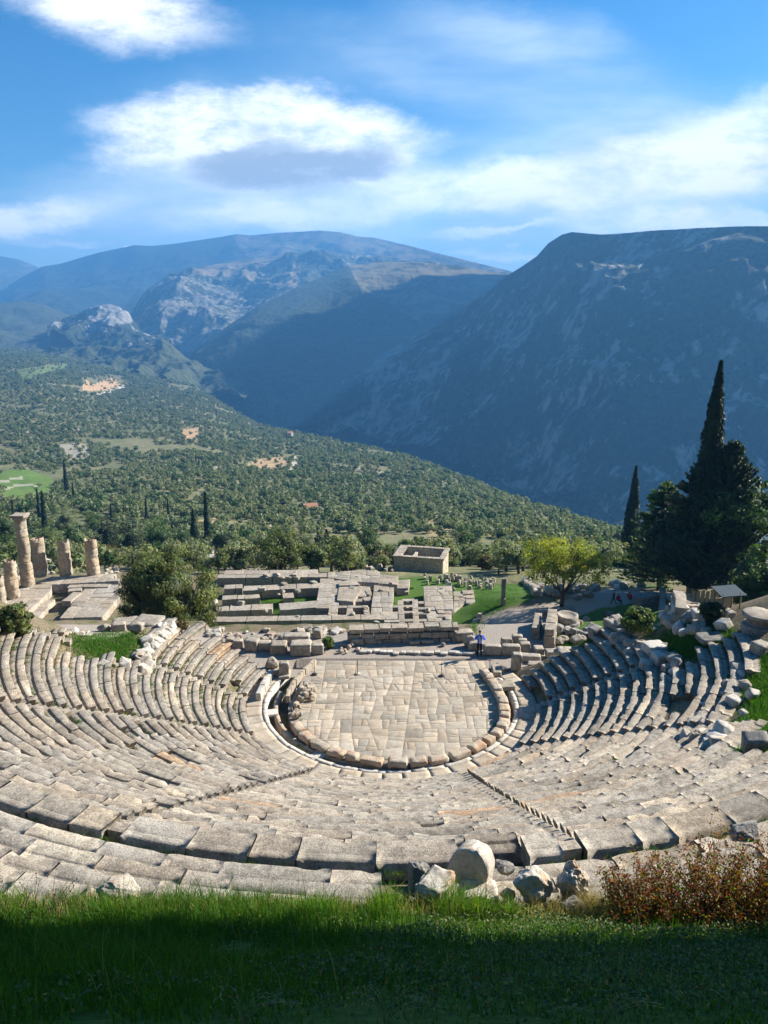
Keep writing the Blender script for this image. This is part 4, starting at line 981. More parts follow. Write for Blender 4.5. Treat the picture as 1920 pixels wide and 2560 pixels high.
# ------------------------------------------------------------------ treasury
zt = -15.4; q = [PD(981, 1390, 118), PD(1108, 1400, 118), PD(1134, 1371, 118), PD(996, 1362, 118)]
A_ = P(984, 1392, zt); B_ = P(1108, 1401, zt)
az = math.atan2(B_[1]-A_[1], B_[0]-A_[0]); LT = float(np.hypot(*(B_-A_)[:2])); WT = 5.9; HT = 4.6
tr = empty('treasury', (A_[0], A_[1], zt-HT), 'small roofless rectangular treasury building of pale cut stone beyond the temple', 'building', rz=az)
def wallblocks(x0, y0, x1, y1, th, h0, h1, name='wall', seed=0, openings=()):
    mb = MB(); rr = random.Random(seed); L = math.hypot(x1-x0, y1-y0); a = math.atan2(y1-y0, x1-x0); ch = .46; z = h0; i = 0
    while z < h1-.05:
        hh = min(ch, h1-z); t = 0 if i % 2 == 0 else -.5
        while t < L-.02:
            l = rr.uniform(.9, 1.3); s0, s1 = max(t, 0), min(t+l, L)
            if L-s1 < .3: s1 = L; l = s1-t
            if s1-s0 > .05 and not any(o[0] < (s0+s1)/2 < o[1] and o[2] < z+hh/2 < o[3] for o in openings):
                v, f = block_geo(s1-s0-.012, th+rr.uniform(-.015, .015), hh-.01, .012, rr.randrange(9999), .3, .03, .004)
                m_ = (s0+s1)/2; mb.add(xf(v, (x0+math.cos(a)*m_, y0+math.sin(a)*m_, z), rz=a), f, tintv(.14, .05))
            t += l
        z += ch; i += 1
    return mb.build(name, MS['treasury'], tr)
e = .3
wallblocks(0, e, LT, e, .6, 0, HT, seed=1); wallblocks(LT-e, .6, LT-e, WT-.6, .6, 0, HT, seed=2); wallblocks(0, WT-e, LT, WT-e, .6, 0, HT, seed=3); wallblocks(e, .6, e, WT-.6, .6, 0, HT-.1, seed=4)
wallblocks(LT*.36, .6, LT*.36, WT-.6, .5, 0, HT-.35, 'partition_wall', 5, openings=[(1.6, 3.2, 0, 3)])
for (x0, y0, x1, y1, w) in [(-.15, .22, LT+.2, .22, .85), (LT-.25, .66, LT-.25, WT-.66, .9), (-.15, WT-.22, LT+.2, WT-.22, .85), (.55, .66, .55, WT-.66, 1.4)]:
    mb = MB(); line_blocks(mb, (x0, y0), (x1, y1), w, HT, .26, (.8, 1.4), int(x0*9+y1), rough=.03, tj=.12); mb.build('cornice', MS['block'], tr)
mb = MB(); v, f = block_geo(LT-1.2, WT-1.2, .3, .05, 3, .6); mb.add(xf(v, (LT/2, WT/2, .0)), f); mb.build('floor', MS['pave'], tr)

# ------------------------------------------------------------------ the stage side: low walls and rows of blocks
def wall_thing(name, p, q, w, h, courses, label, m='block', bl=(.8, 1.5), cat='stone wall', z=None, seed=0):
    a = ground(*p) if z is None else P(*p, z); b = ground(*q) if z is None else P(*q, z)
    o = empty(name, a, label, cat); ch = h/courses
    for i in range(courses):
        mb = MB(); line_blocks(mb, a, b, w*(1-.06*i), (min(a[2], b[2]) if z is not None else 0)-.1+i*ch, ch-.012, bl, seed*7+i, tj=.14, rough=.03, follow=z is None)
        under(mb, 'wall_course', MS[m], o, a)
    return o
wall_thing('stage_wall', (868, 1606), (1145, 1599), .9, .85, 2, 'long dressed stone wall in shade along the back of the stage, left of the man in blue', seed=1, z=-.1)
mb = MB(); line_blocks(mb, P(872, 1606, -.1)+np.array([0, .05, 0]), P(1145, 1599, -.1)+np.array([0, .05, 0]), .95, .755, .3, (.7, 1.3), 5, jit=.08, tj=.12); o = mb.build('coping_stones', MS['block']); tag(o, 'row of rounded coping blocks lying on top of the long stage wall', 'stone row')
for i in range(19):
    x = 905+i*17.2+random.uniform(-3, 3)
    if x > 1235: break
    stone(x, 1634+random.uniform(-2, 2)-(3 if i < 5 else 0), random.uniform(13, 20), 6, d=14, m='white', z=-.03, rz=random.uniform(-.2, .2), label=ORDN[i]+' from the left of the pale squared stones in line along the stage front', cat='stone', group='line of pale stones across the stage', name='stage_stone')
G1 = 'row of grey blocks behind the left half of the stage'
for i, (x, y, w, h) in enumerate([(575, 1614, 20, 22), (595, 1619, 24, 24), (630, 1622, 34, 30), (662, 1622, 30, 22), (697, 1629, 42, 27), (754, 1632, 52, 32), (794, 1631, 30, 25)]):
    stone(x, y, w, h, d=w*.8, z=-.03, rz=random.uniform(-.1, .12), label=ORDN[i]+' from the left of the squat grey blocks behind the left half of the stage', cat='stone block', group=G1, name='stone_block')
stone(742, 1604, 66, 22, d=30, z=-.03, rz=.02, label='long broken slab behind the row of blocks, near the small olive bush', cat='stone block')
stone(795, 1592, 22, 22, z=-.03, label='small cube block on the end of the long broken slab', cat='stone block')
for i, (x, y, w, h) in enumerate([(893, 1610, 30, 16), (925, 1606, 28, 15)]): stone(x, y, w, h, d=14, z=-.02, rz=.12, label=['left', 'right'][i]+' one of two oblong blocks fallen in front of the long stage wall', cat='stone block', group='oblong blocks before the stage wall')
for i, (x, y, w) in enumerate([(1037, 1609, 26), (1068, 1607, 32)]): stone(x, y, w, 9, d=12, z=-.02, rz=.03, label=['left', 'right'][i]+' one of two flat slabs lying on the shaded gravel before the stage wall', cat='stone slab', group='flat slabs before the stage wall')
stone(1108, 1614, 12, 8, kind='r', z=-.02, label='lone small stone on the shaded gravel before the stage wall', cat='stone')
stone(1160, 1597, 46, 24, d=30, z=0, label='broad block at the right end of the stage wall', cat='stone block'); stone(1172, 1615, 26, 30, kind='r', z=0, label='rounded boulder at the right end of the stage wall beside the man in blue', cat='boulder')
for i, (x, y, w, h, lb) in enumerate([(1190, 1626, 36, 24, 'curved block directly behind the man in blue'), (1230, 1634, 44, 26, 'rounded bench block just right of the man in blue'), (1277, 1634, 46, 26, 'second rounded bench block right of the man in blue'), (1312, 1628, 26, 26, 'short rounded block at the end of the bench row')]):
    stone(x, y, w, h, d=20, z=0, rz=-.02, label=lb, cat='stone block')
for i, (x, y, w, h, lb) in enumerate([(1346, 1632, 24, 18, 'small drum shaped stone right of the bench row'), (1382, 1640, 36, 18, 'flat topped block beside the drum shaped stone'), (1411, 1642, 40, 26, 'large grey block before the top of the right seats'), (1455, 1640, 46, 20, 'wide rough block touching the top of the right seats')]):
    stone(x, y, w, h, d=26, z=.05, rz=.04, label=lb, cat='stone block')
for i, (x, y, w, h, lb) in enumerate([(1290, 1672, 26, 46, 'tall rounded block at the head of the right passage'), (1325, 1650, 52, 16, 'long slab lying behind the tall rounded block'), (1340, 1668, 40, 14, 'flat slab in front of the long slab by the right passage'), (1375, 1680, 44, 14, 'slab resting at the top of the first right seats')]):
    stone(x, y, w, h, d=24, z=.0, rz=-.15, label=lb, cat='stone block')
stone(1265, 1718, 42, 12, d=40, z=0, rz=.1, label='square cover slab over the drain on the right of the orchestra', cat='stone slab')
stone(1240, 1680, 22, 12, d=50, z=0, rz=0, label='long kerb slab beside the right end of the parapet', cat='stone slab')
# left passage
stone(711, 1690, 24, 42, d=18, z=0, rz=.05, s=3, label='upright pedestal stone standing at the left passage', cat='pedestal', name='pedestal_stone'); stone(711, 1694, 28, 9, d=24, z=0, rz=.05, s=4, label='square base under the upright pedestal stone', cat='stone slab')
stone(680, 1668, 32, 26, kind='r', z=0, tilt=.5, label='tilted broken boulder beside the upright pedestal stone', cat='boulder'); stone(694, 1688, 20, 16, z=0, label='small block in the shadow of the pedestal stone', cat='stone block')
wall_thing('white_end_wall', (646, 1752), (679, 1690), .35, .6, 1, 'bright white curved slab wall flanking the left passage', 'white', (.9, 1.4), seed=9, z=0)
scatter([(735, 1735), (770, 1705), (785, 1720), (782, 1755), (745, 1760)], 26, (9, 17), 'small broken rock in the heap inside the left edge of the orchestra', 'rubble heap in the orchestra', m=('warm', 'pave', 'column'), z=0, hr=(.7, 1.3), cat='rock')
scatter([(740, 1735), (770, 1715), (778, 1722), (772, 1745), (745, 1750)], 12, (10, 16), 'small broken rock in the heap inside the left edge of the orchestra', 'rubble heap in the orchestra', m=('warm', 'pave'), z=.3, hr=(.7, 1.2), cat='rock')
scatter([(724, 1772), (748, 1762), (760, 1790), (735, 1800)], 10, (9, 15), 'reddish rubble stone on the broken left end of the parapet', 'reddish rubble on the parapet end', m=('warm', 'column'), z=.1, hr=(.7, 1.2), cat='rock')
# rope posts on the paving
for i, (x, y, lb) in enumerate([(894, 1685, 'thin black rope post on the left of the orchestra back edge'), (1104, 1690, 'thin black rope post on the right of the orchestra back edge'), (1224, 1680, 'thin black rope post beside the right parapet end'), (786, 1686, 'thin black rope post beside the left upright kerb')]):
    b = P(x, y, .02); o = empty('rope_post', b, lb, 'post', 'rope posts round the orchestra')
    mb = MB(); add_tube(mb, [(0, 0, 0), (0, 0, 1.0)], [.02, .02], 8); mb.build('post', MP['iron'], o)
    mb = MB(); add_tube(mb, [(0, 0, -.01), (0, 0, .05)], [.2, .17], 14); mb.build('base', MP['iron'] if i != 0 else MS['pave'], o)
rp = [P(786, 1686, .85), P(894, 1685, .85), P(1104, 1690, .85), P(1224, 1680, .85)]; mb = MB()
for a, b in zip(rp[:-1], rp[1:]):
    t = np.linspace(0, 1, 12)[:, None]; pts = np.array(a)*(1-t)+np.array(b)*t; pts[:, 2] -= (.65*4*t*(1-t))[:, 0]; add_tube(mb, pts, np.full(12, .009), 5)
tag(mb.build('barrier_rope', MP['iron']), 'thin dark rope sagging between the posts on the paving', 'rope')

# ------------------------------------------------------------------ rubble walls and stones round the seats
GL = 'broken wall beside the left grass'
scatter([(340, 1700), (352, 1640), (405, 1562), (440, 1580), (420, 1600), (385, 1640), (375, 1700)], 60, (16, 34), 'pale tumbled block of the broken wall beside the left grass patch', GL, m=('white', 'block', 'white'), tilt=.4)
for x, w, h, kd, lb in [(262, 30, 20, 'r', 'dark rough boulder at the left end behind the grass patch'), (298, 34, 24, 'b', 'pale squared boulder behind the grass patch'), (340, 38, 24, 'r', 'dark split boulder between the pale boulder and the long slab'), (315, 60, 18, 'b', 'long flat slab behind the left grass patch'), (372, 66, 22, 'b', 'second long flat slab behind the left grass patch, next to the juniper')]:
    stone(x, 1578 if w < 50 else 1566, w, h, kind=kd, label=lb, cat='boulder' if kd == 'r' else 'stone slab', m='block')
scatter([(215, 1660), (345, 1655), (345, 1672), (215, 1672)], 12, (12, 26), 'small worn block along the front of the left grass patch', 'row before the left grass')
scatter([(100, 1590), (230, 1575), (230, 1590), (120, 1605)], 14, (12, 26), 'flat stone on the sandy edge above the far left seats', 'edge above the far left seats', hr=(.3, .5))
scatter([(1480, 1640), (1540, 1600), (1640, 1620), (1700, 1640), (1660, 1690), (1600, 1680), (1610, 1640)], 22, (18, 40), 'rough pale block tumbled round the top corner of the right seats', 'tumble above the right seats', m=('white', 'block'), tilt=.3)
stone(1635, 1632, 52, 28, d=46, m='white', s=2, rz=.2, label='big flat white topped slab perched at the top of the right seats', cat='stone slab')
stone(1592, 1580+8, 26, 44, m='white', rz=.3, label='upright pale block behind the right seats by the green shrub', cat='stone block'); stone(1625, 1584, 34, 18, rz=.1, label='low slab joined to the upright pale block by the green shrub', cat='stone block')
scatter([(1660, 1660), (1700, 1640), (1700, 1690), (1665, 1700)], 6, (24, 44), 'large weathered boulder below the flat white slab on the right', 'boulders below the white slab', kind='r', m=('white', 'block'))
GR = 'stones along the ragged right edge'
scatter([(1760, 1780), (1850, 1640), (1870, 1640), (1885, 1760), (1840, 1830), (1760, 1880), (1690, 1860)], 18, (18, 38), 'fallen pale stone on the ragged right edge of the seating', GR, m=('white', 'block', 'fore'), tilt=.35)
scatter([(1675, 1870), (1790, 1820), (1830, 1860), (1780, 1890)], 7, (34, 58), 'great pale block slumped among the right rows near the grass', 'slump among the right rows', m=('white', 'fore'), tilt=.35)
stone(1735, 1870, 34, 44, kind='r', m='column', label='yellowish round boulder standing among the right rows', cat='boulder')
stone(1890, 1880, 60, 60, kind='b', m='grey', tilt=.3, label='dark grey block leaning at the right edge below the grass strip', cat='stone block')
GM = 'ruins of the right terrace'
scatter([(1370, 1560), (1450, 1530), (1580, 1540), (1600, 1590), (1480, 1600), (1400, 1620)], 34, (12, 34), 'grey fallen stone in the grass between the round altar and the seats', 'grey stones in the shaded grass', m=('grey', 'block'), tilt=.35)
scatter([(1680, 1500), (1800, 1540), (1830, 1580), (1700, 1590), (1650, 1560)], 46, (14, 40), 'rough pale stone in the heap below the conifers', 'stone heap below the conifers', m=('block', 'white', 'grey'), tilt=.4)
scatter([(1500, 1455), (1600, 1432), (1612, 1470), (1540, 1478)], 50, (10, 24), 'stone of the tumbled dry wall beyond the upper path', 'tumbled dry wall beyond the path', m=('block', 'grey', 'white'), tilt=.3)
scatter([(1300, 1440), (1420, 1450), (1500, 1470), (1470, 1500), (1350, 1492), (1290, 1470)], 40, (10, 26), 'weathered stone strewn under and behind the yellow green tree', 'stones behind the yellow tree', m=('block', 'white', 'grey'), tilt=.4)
scatter([(1060, 1432), (1130, 1428), (1240, 1445), (1240, 1475), (1130, 1478), (1060, 1460)], 75, (6, 11), 'small upright stone in the crowded field below the treasury', 'field of upright stones', m=('block', 'white'), hr=(1.2, 2.2), tilt=.12)
scatter([(900, 1412), (985, 1418), (985, 1436), (830, 1426), (760, 1418)], 40, (7, 16), 'small pale stone along the far edge of the temple', 'far temple edge', m=('white', 'block'), tilt=.3)
scatter([(470, 1375), (600, 1378), (610, 1392), (480, 1400)], 50, (10, 26), 'ashlar fragment in the wall ruins beyond the juniper', 'wall ruins beyond the juniper', m=('block', 'white'), hr=(.35, .6))
scatter([(270, 1405), (300, 1405), (300, 1435), (262, 1440)], 20, (9, 16), 'white fragment lying behind the last column', 'white fragments by the last column', m=('white',), hr=(.5, .9))
scatter([(0, 1380), (50, 1385), (130, 1400), (180, 1400), (230, 1412), (230, 1430), (100, 1440), (0, 1460)], 80, (8, 22), 'pale fragment in the rubble field behind the columns', 'rubble field behind the columns', m=('block', 'white'), tilt=.35)
scatter([(560, 1590), (700, 1592), (760, 1590), (690, 1604), (560, 1604)], 16, (10, 22), 'flat worn stone on the ledge behind the row of grey blocks', 'ledge behind the stage', z=-.03, hr=(.3, .5))
scatter([(850, 1612), (905, 1606), (905, 1634), (850, 1634)], 14, (8, 15), 'small white rubble stone left of the pale stage line', 'white rubble left of the stage line', z=-.03, m=('white',), kind='r')
scatter([(500, 1500), (540, 1510), (520, 1545), (475, 1560)], 12, (12, 24), 'broken stone under the right skirts of the juniper', 'broken stones right of the juniper')
scatter([(1185, 1560), (1192, 1540), (1200, 1540), (1196, 1560)], 3, (10, 12), 'small squared block stacked at the left edge of the gravel path', 'small blocks at the gravel edge', hr=(.9, 1.2), tilt=.05)
# small built ruins right of the path
wall_thing('ruin_wall', (1380, 1565), (1372, 1622), .8, 1.5, 3, 'short ruined wall running back from the right end of the stage', seed=21)
wall_thing('ruin_wall', (1345, 1560), (1338, 1600), .6, 1.0, 2, 'low parallel wall stub left of the short ruined wall', seed=22)
wall_thing('ruin_wall', (1345, 1545), (1368, 1540), .7, .9, 2, 'low wall stub next to the round altar', seed=23)
for i, (x, y, w, h) in enumerate([(1258, 1618, 14, 26), (1268, 1612, 22, 20), (1285, 1624, 30, 12), (1292, 1606, 26, 22), (1306, 1618, 22, 24)]):
    stone(x, y, w, h, z=.0, rz=random.uniform(-.3, .3), label=ORDN[i]+' from the left of the rough blocks in the little ruined pier behind the benches', cat='stone block', group='little ruined pier behind the bench row', m='block')
def lathe(mb, prof, n=36, off=(0, 0, 0), seed=0, rough=.03, t=(1, 1, 1, 1)):
    pr = np.array(prof, float); A, K = np.meshgrid(np.linspace(0, 2*math.pi, n, endpoint=False), np.arange(len(pr)), indexing='ij')
    V = np.stack([np.cos(A)*pr[K, 0], np.sin(A)*pr[K, 0], pr[K, 1]], -1); V = V+np.stack([fbm(V*1.3+seed, 3, seed+j) for j in range(3)], -1)*rough
    mb.add(V.reshape(-1, 3)+np.asarray(off), grid_faces(n, len(pr), True), t)
g = ground(1416, 1562); KA = 33/mpx(g)/1.95; o = empty('round_altar', g, 'round drum shaped stone altar base beside the gravel path', 'altar')
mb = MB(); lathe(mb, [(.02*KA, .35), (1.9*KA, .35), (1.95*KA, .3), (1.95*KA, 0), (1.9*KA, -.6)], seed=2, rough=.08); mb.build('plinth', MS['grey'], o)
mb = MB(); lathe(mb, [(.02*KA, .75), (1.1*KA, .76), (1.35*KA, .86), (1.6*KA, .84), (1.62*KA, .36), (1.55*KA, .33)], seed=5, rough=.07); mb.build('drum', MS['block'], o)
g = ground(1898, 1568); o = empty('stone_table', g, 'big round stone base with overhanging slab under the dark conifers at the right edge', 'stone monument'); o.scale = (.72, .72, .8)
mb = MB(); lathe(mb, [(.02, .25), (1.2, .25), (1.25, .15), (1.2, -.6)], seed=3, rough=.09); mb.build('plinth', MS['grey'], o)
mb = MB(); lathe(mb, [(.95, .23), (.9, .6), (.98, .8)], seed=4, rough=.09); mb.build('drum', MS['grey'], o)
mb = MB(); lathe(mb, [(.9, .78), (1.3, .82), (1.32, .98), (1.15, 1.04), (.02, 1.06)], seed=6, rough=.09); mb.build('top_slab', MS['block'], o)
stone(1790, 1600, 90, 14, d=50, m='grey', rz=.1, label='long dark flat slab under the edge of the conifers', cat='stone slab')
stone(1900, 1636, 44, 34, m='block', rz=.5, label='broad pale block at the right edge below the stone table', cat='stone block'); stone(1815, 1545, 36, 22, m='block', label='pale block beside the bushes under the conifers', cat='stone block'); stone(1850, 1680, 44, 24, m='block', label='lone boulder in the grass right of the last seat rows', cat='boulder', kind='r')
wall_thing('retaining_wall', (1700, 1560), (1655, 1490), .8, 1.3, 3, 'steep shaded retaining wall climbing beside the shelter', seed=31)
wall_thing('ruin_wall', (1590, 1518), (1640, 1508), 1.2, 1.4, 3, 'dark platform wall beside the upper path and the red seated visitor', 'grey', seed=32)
wall_thing('ruin_wall', (1225, 1440), (1340, 1432), .7, 1.0, 2, 'low enclosure wall to the right of the treasury', seed=33)
wall_thing('ruin_wall', (1310, 1460), (1345, 1485), .8, .8, 2, 'diagonal wall stub between the pillar and the tree', seed=34)
# square pillar
g = ground(1257, 1513); o = empty('stone_pillar', g, 'tall thin square stone pillar standing alone left of the yellow green tree', 'pillar')
mb = MB(); v, f = block_geo(.62, .55, .9, .02, 3, .2); mb.add(v, f); mb.build('pedestal', MS['block'], o)
mb = MB(); v, f = block_geo(.5, .42, 2.6, .03, 4, .2); mb.add(xf(v, (0, 0, .89)), f); mb.build('shaft', MS['grey'], o)
# shelter under the trees and a small kiosk
g = ground(1815, 1532); o = empty('ticket_shelter', g, 'small wooden shelter with a blue grey roof in the shade of the conifers', 'shelter', rz=.2); o.scale = (.62, .62, .62)
for dx in (-.9, .9):
    for dy in (-.6, .6): mb = MB(); add_tube(mb, [(dx, dy, -.2), (dx, dy, 2.1)], [.07, .06], 8); mb.build('post', MP['wood'], o)
mb = MB(); v, f = block_geo(2.6, 1.9, .09, .01, 3, .4); mb.add(xf(v, (0, 0, 2.08), rx=.22), f); mb.build('roof', MP['slate'], o)
mb = MB(); v, f = block_geo(1.6, .06, 1.1, .005, 3, .4); mb.add(xf(v, (0, .55, .2)), f); mb.build('back_panel', MP['plaster'], o)
def panel_hut(px, py, w, h, label, n):
    g = ground(px, py); o = empty('timber_screen', g, label, 'screen', rz=.25); k = mpx(g); W, H = w/k, h/k
    for i in range(n):
        mb = MB(); v, f = block_geo(W/n*.82, .07, H*random.uniform(.85, 1), .01, i, .3); mb.add(xf(v, ((i-(n-1)/2)*W/n, 0, 0)), f, tintv(.2)); mb.build('board', MP['plaster'], o)
    mb = MB(); v, f = block_geo(W*1.04, .12, .1, .005, 3, .4); mb.add(xf(v, (0, 0, H+.003)), f); mb.build('rail', MP['wood'], o)
panel_hut(1755, 1508, 96, 36, 'row of pale upright boards glowing under the conifers', 7)
panel_hut(1722, 1494, 22, 28, 'separate short pale board panel left of the row of boards', 2)
# block left of the path with two stacked pieces and drum row
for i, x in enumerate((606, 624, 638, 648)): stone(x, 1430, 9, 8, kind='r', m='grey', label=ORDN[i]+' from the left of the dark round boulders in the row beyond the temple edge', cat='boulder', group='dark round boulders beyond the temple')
# farm houses on the slope
for px, py, D, w, lb, cat in [(775, 1278, 405, 7, 'lone small house with a tiled roof among the olives', 'house'), (725, 1086, 1150, 8, 'tiny white chapel beside two cypresses at the edge of the slope', 'chapel')]:
    g = PD(px, py, D); o = empty('farm_house', g, lb, cat, rz=.4)
    mb = MB(); mb.add([(-w/2, -3, -2), (w/2, -3, -2), (w/2, 3, -2), (-w/2, 3, -2), (-w/2, -3, 3), (w/2, -3, 3), (w/2, 3, 3), (-w/2, 3, 3)], [(0, 1, 5, 4), (1, 2, 6, 5), (2, 3, 7, 6), (3, 0, 4, 7)]); mb.build('wall', MP['concrete'], o)
    mb = MB(); mb.add([(-w/2-.4, -3.4, 2.9), (w/2+.4, -3.4, 2.9), (w/2+.4, 0, 4.6), (-w/2-.4, 0, 4.6), (w/2+.4, 3.4, 2.9), (-w/2-.4, 3.4, 2.9)], [(0, 1, 2, 3), (3, 2, 4, 5)]); mb.build('roof', MP['tile'], o)

flush_queue()
# ------------------------------------------------------------------ boulders on the brink above the theatre
def fore_rock(name, px, py, wpx, hpx, kind, label, m='fore', D=14.0, seed=0, dep=.8, tilt=(0, 0, 0), sub=5, rough=.07, fine=.03, boxy=0, lift=0):
    p = PD(px, py, D); k = mpx(p); W, H = wpx/k, hpx/k
    if boxy: v, f = block_geo(W*.85, W*dep*.85, H, rough, seed, .045, .13, fine)
    else:
        v, f = rock_geo(sub, 0, rough, seed, 7, fine); ex = v.max(0)-v.min(0); v = (v-v.min(0))/ex*np.array([W, W*dep, H])-np.array([W/2, W*dep/2, 0])
    mb = MB(); mb.add(xf(v, (0, 0, lift), rz=tilt[2], rx=tilt[0], ry=tilt[1]), f); o = mb.build(name, MS[m], smooth=(kind == 's')); o.location = p
    return tag(o, label, 'boulder')
fore_rock('boulder', 1052, 2246, 66, 108, 'r', 'grey pitted boulder leaning behind the white block on the brink', 'grey', 14.3, 3)
fore_rock('boulder', 1088, 2262, 104, 88, 'r', 'squarish white topped boulder at the left of the brink group', 'fore', 13.7, 5, boxy=1, rough=.09, fine=.035, tilt=(.05, -.1, .95))
fore_rock('boulder', 1262, 2185, 50, 30, 'r', 'low grey stone behind the gap between the two big boulders', 'grey', 14.9, 8)
fore_rock('boulder', 1328, 2266, 116, 112, 'r', 'largest pale round boulder with an orange brown face on the brink', 'fore', 13.6, 12, rough=.10, fine=.05, tilt=(0, .08, 1.0))
fore_rock('boulder', 1430, 2252, 84, 112, 'r', 'tall porous yellowish boulder between the round boulder and the red bush', 'fore', 13.6, 13, rough=.16, fine=.08)
fore_rock('boulder', 1436, 2290, 74, 56, 'r', 'dark rough rock in front of the porous boulder', 'grey', 13.2, 17, fine=.07)
fore_rock('boulder', 1195, 2256, 110, 42, 'r', 'flat pinkish stone lying between the boulders', 'fore', 13.9, 19, boxy=1, rough=.07)
fore_rock('boulder', 1268, 2252, 40, 40, 'r', 'small reddish stone against the left side of the round boulder', 'warm', 13.8, 23)
# the smooth rounded slab: a half drum with flat top edge
p = PD(1170, 2205, 14.4); k = mpx(p); W, H = 104/k, 104/k
mb = MB(); v, f = block_geo(W, .5, H, .03, 71, .05, .06, .01); t_ = np.clip((v[:, 2]/H-.42)/.58, 0, .985); v[:, 0] = v[:, 0]*np.sqrt(1-t_**2.2)+.06*t_*W; mb.add(v, f)
o = mb.build('carved_slab', MS['fore']); o.location = p; o.rotation_euler = (-.15, .1, -.5); tag(o, 'smooth rounded carved slab standing upright among the brink boulders', 'carved stone')
fore_rock('boulder', 300, 2252, 112, 62, 'r', 'white sunlit angular rock at the left end of the brink', 'fore', 14.1, 29)
fore_rock('boulder', 150, 2262, 80, 46, 'r', 'pinkish low rock left of the white angular rock', 'warm', 14.1, 31)
fore_rock('boulder', 215, 2258, 66, 34, 'r', 'flat pink stone wedged beside the white angular rock', 'warm', 14.3, 33)
fore_rock('boulder', 1858, 2095, 84, 44, 'r', 'dark boulder half hidden behind the red bush', 'grey', 15.0, 37)

# ------------------------------------------------------------------ people
def skin_obj(name, nodes, edges, m, parent, sub=2):
    """one continuous surface grown on a skeleton: nodes (x, y, z, rx, ry)"""
    me = bpy.data.meshes.new(name); me.from_pydata([n_[:3] for n_ in nodes], edges, []); o = link(bpy.data.objects.new(name, me)); me.materials.append(m)
    sk = o.modifiers.new('skin', 'SKIN'); sk.use_smooth_shade = True; sk.use_x_symmetry = False
    for i, d in enumerate(me.skin_vertices[0].data): d.radius = (nodes[i][3], nodes[i][4]); d.use_root = (i == 0)
    s = o.modifiers.new('subdivision', 'SUBSURF'); s.levels = sub; s.render_levels = sub; o.parent = parent; return o
def person(p, rz, label, jacket, trousers, arms='photo', stride=0, h=1.0, seat=False, extra=None):
    root = empty('person', p, label, 'person', rz=rz); root.scale = (h, h, h)
    hp = .93 if not seat else .46
    if not seat: kL, fL, kR, fR = (-.10, stride*.5-.02, .5), (-.12, stride, .07), (.10, -stride*.3, .5), (.13, -stride, .07)
    else: kL, fL, kR, fR = (-.12, -.45, .5), (-.13, -.47, .07), (.12, -.45, .5), (.13, -.47, .07)
    leg = [(0, 0, hp, .13, .1), (-.1, 0, hp-.06, .1, .1), (*kL, .065, .065), (*fL, .045, .045), (fL[0], fL[1]-.16, .035, .04, .03),
           (.1, 0, hp-.06, .1, .1), (*kR, .065, .065), (*fR, .045, .045), (fR[0], fR[1]-.16, .035, .04, .03)]
    skin_obj('trousers', leg, [(0, 1), (1, 2), (2, 3), (3, 4), (0, 5), (5, 6), (6, 7), (7, 8)], MP[trousers], root)
    T0 = hp
    if arms == 'photo': eL, hL, eR, hR = (-.33, -.12, T0+.27), (-.07, -.33, T0+.55), (.33, -.12, T0+.27), (.07, -.33, T0+.55)
    else: eL, hL, eR, hR = (-.27, .03, T0+.2), (-.24, -.14, T0-.05), (.27, .03, T0+.2), (.25, -.12, T0-.04)
    sh = T0+.5
    body = [(0, 0, T0, .12, .09), (0, 0, T0+.25, .13, .09), (0, 0, sh-.03, .12, .09), (0, 0, sh+.08, .05, .05), (0, -.015, sh+.18, .07, .08), (0, -.01, sh+.27, .075, .09), (0, 0, sh+.33, .05, .06),
            (-.18, 0, sh-.03, .055, .055), (*eL, .042, .042), (*hL, .03, .03), (.18, 0, sh-.03, .055, .055), (*eR, .042, .042), (*hR, .03, .03)]
    ed = [(0, 1), (1, 2), (2, 3), (3, 4), (4, 5), (5, 6), (2, 7), (7, 8), (8, 9), (2, 10), (10, 11), (11, 12)]
    for hh, sx_ in ((hL, 1), (hR, -1)):    # five fingers
        base = 9 if sx_ == 1 else 12
        for j, (dx, dz) in enumerate([(-.03, .07), (-.01, .085), (.012, .08), (.03, .065), (.045, .02)]):
            body.append((hh[0]+dx*sx_*.8, hh[1]-.01, hh[2]+dz*(.7 if arms == 'photo' else -.7), .009, .009)); ed.append((base, len(body)-1))
    b = skin_obj('body', body, ed, MP['skin'], root)
    jk = [(0, 0, T0-.08, .17, .13), (0, 0, T0+.25, .165, .12), (0, .0, sh-.02, .15, .11), (0, .01, sh+.06, .075, .07), (-.2, 0, sh-.04, .08, .08), (*eL, .066, .066), (*[a*.85+c*.15 for a, c in zip(hL, eL)], .045, .045),
          (.2, 0, sh-.04, .08, .08), (*eR, .066, .066), (*[a*.85+c*.15 for a, c in zip(hR, eR)], .045, .045)]
    skin_obj('jacket', jk, [(0, 1), (1, 2), (2, 3), (2, 4), (4, 5), (5, 6), (2, 7), (7, 8), (8, 9)], MP[jacket], root)
    mb = MB(); v, f = ICO[3]; k = (v[:, 2] > -.1) | (v[:, 1] > .35); hv = v*np.array([.088, .108, .105]); hv = np.where(k[:, None], hv*1.0, hv*.7); mb.add(hv+np.array([0, .005, sh+.26]), f); mb.build('hair', MP['hair'], root, True)
    if arms == 'photo':
        mb = MB(); v, f = block_geo(.09, .012, .17, .001, 1, .1, .004, .0); mb.add(xf(v, (0, -.36, sh+.03)), f); mb.build('phone', MP['black'], root)
        mb = MB(); v, f = block_geo(.11, .03, .5, .006, 2, .08, .01, .002); mb.add(xf(v, (0, -.115, T0-.02)), f); mb.build('shirt', MP['shirt'], root)
    if extra: extra(root, sh, T0)
    return root
person(P(1198, 1640, .0), 0.0, 'man in a bright blue jacket photographing with raised hands at the back of the stage', 'blue', 'navy', h=1.04)
g = ground(1533, 1510)
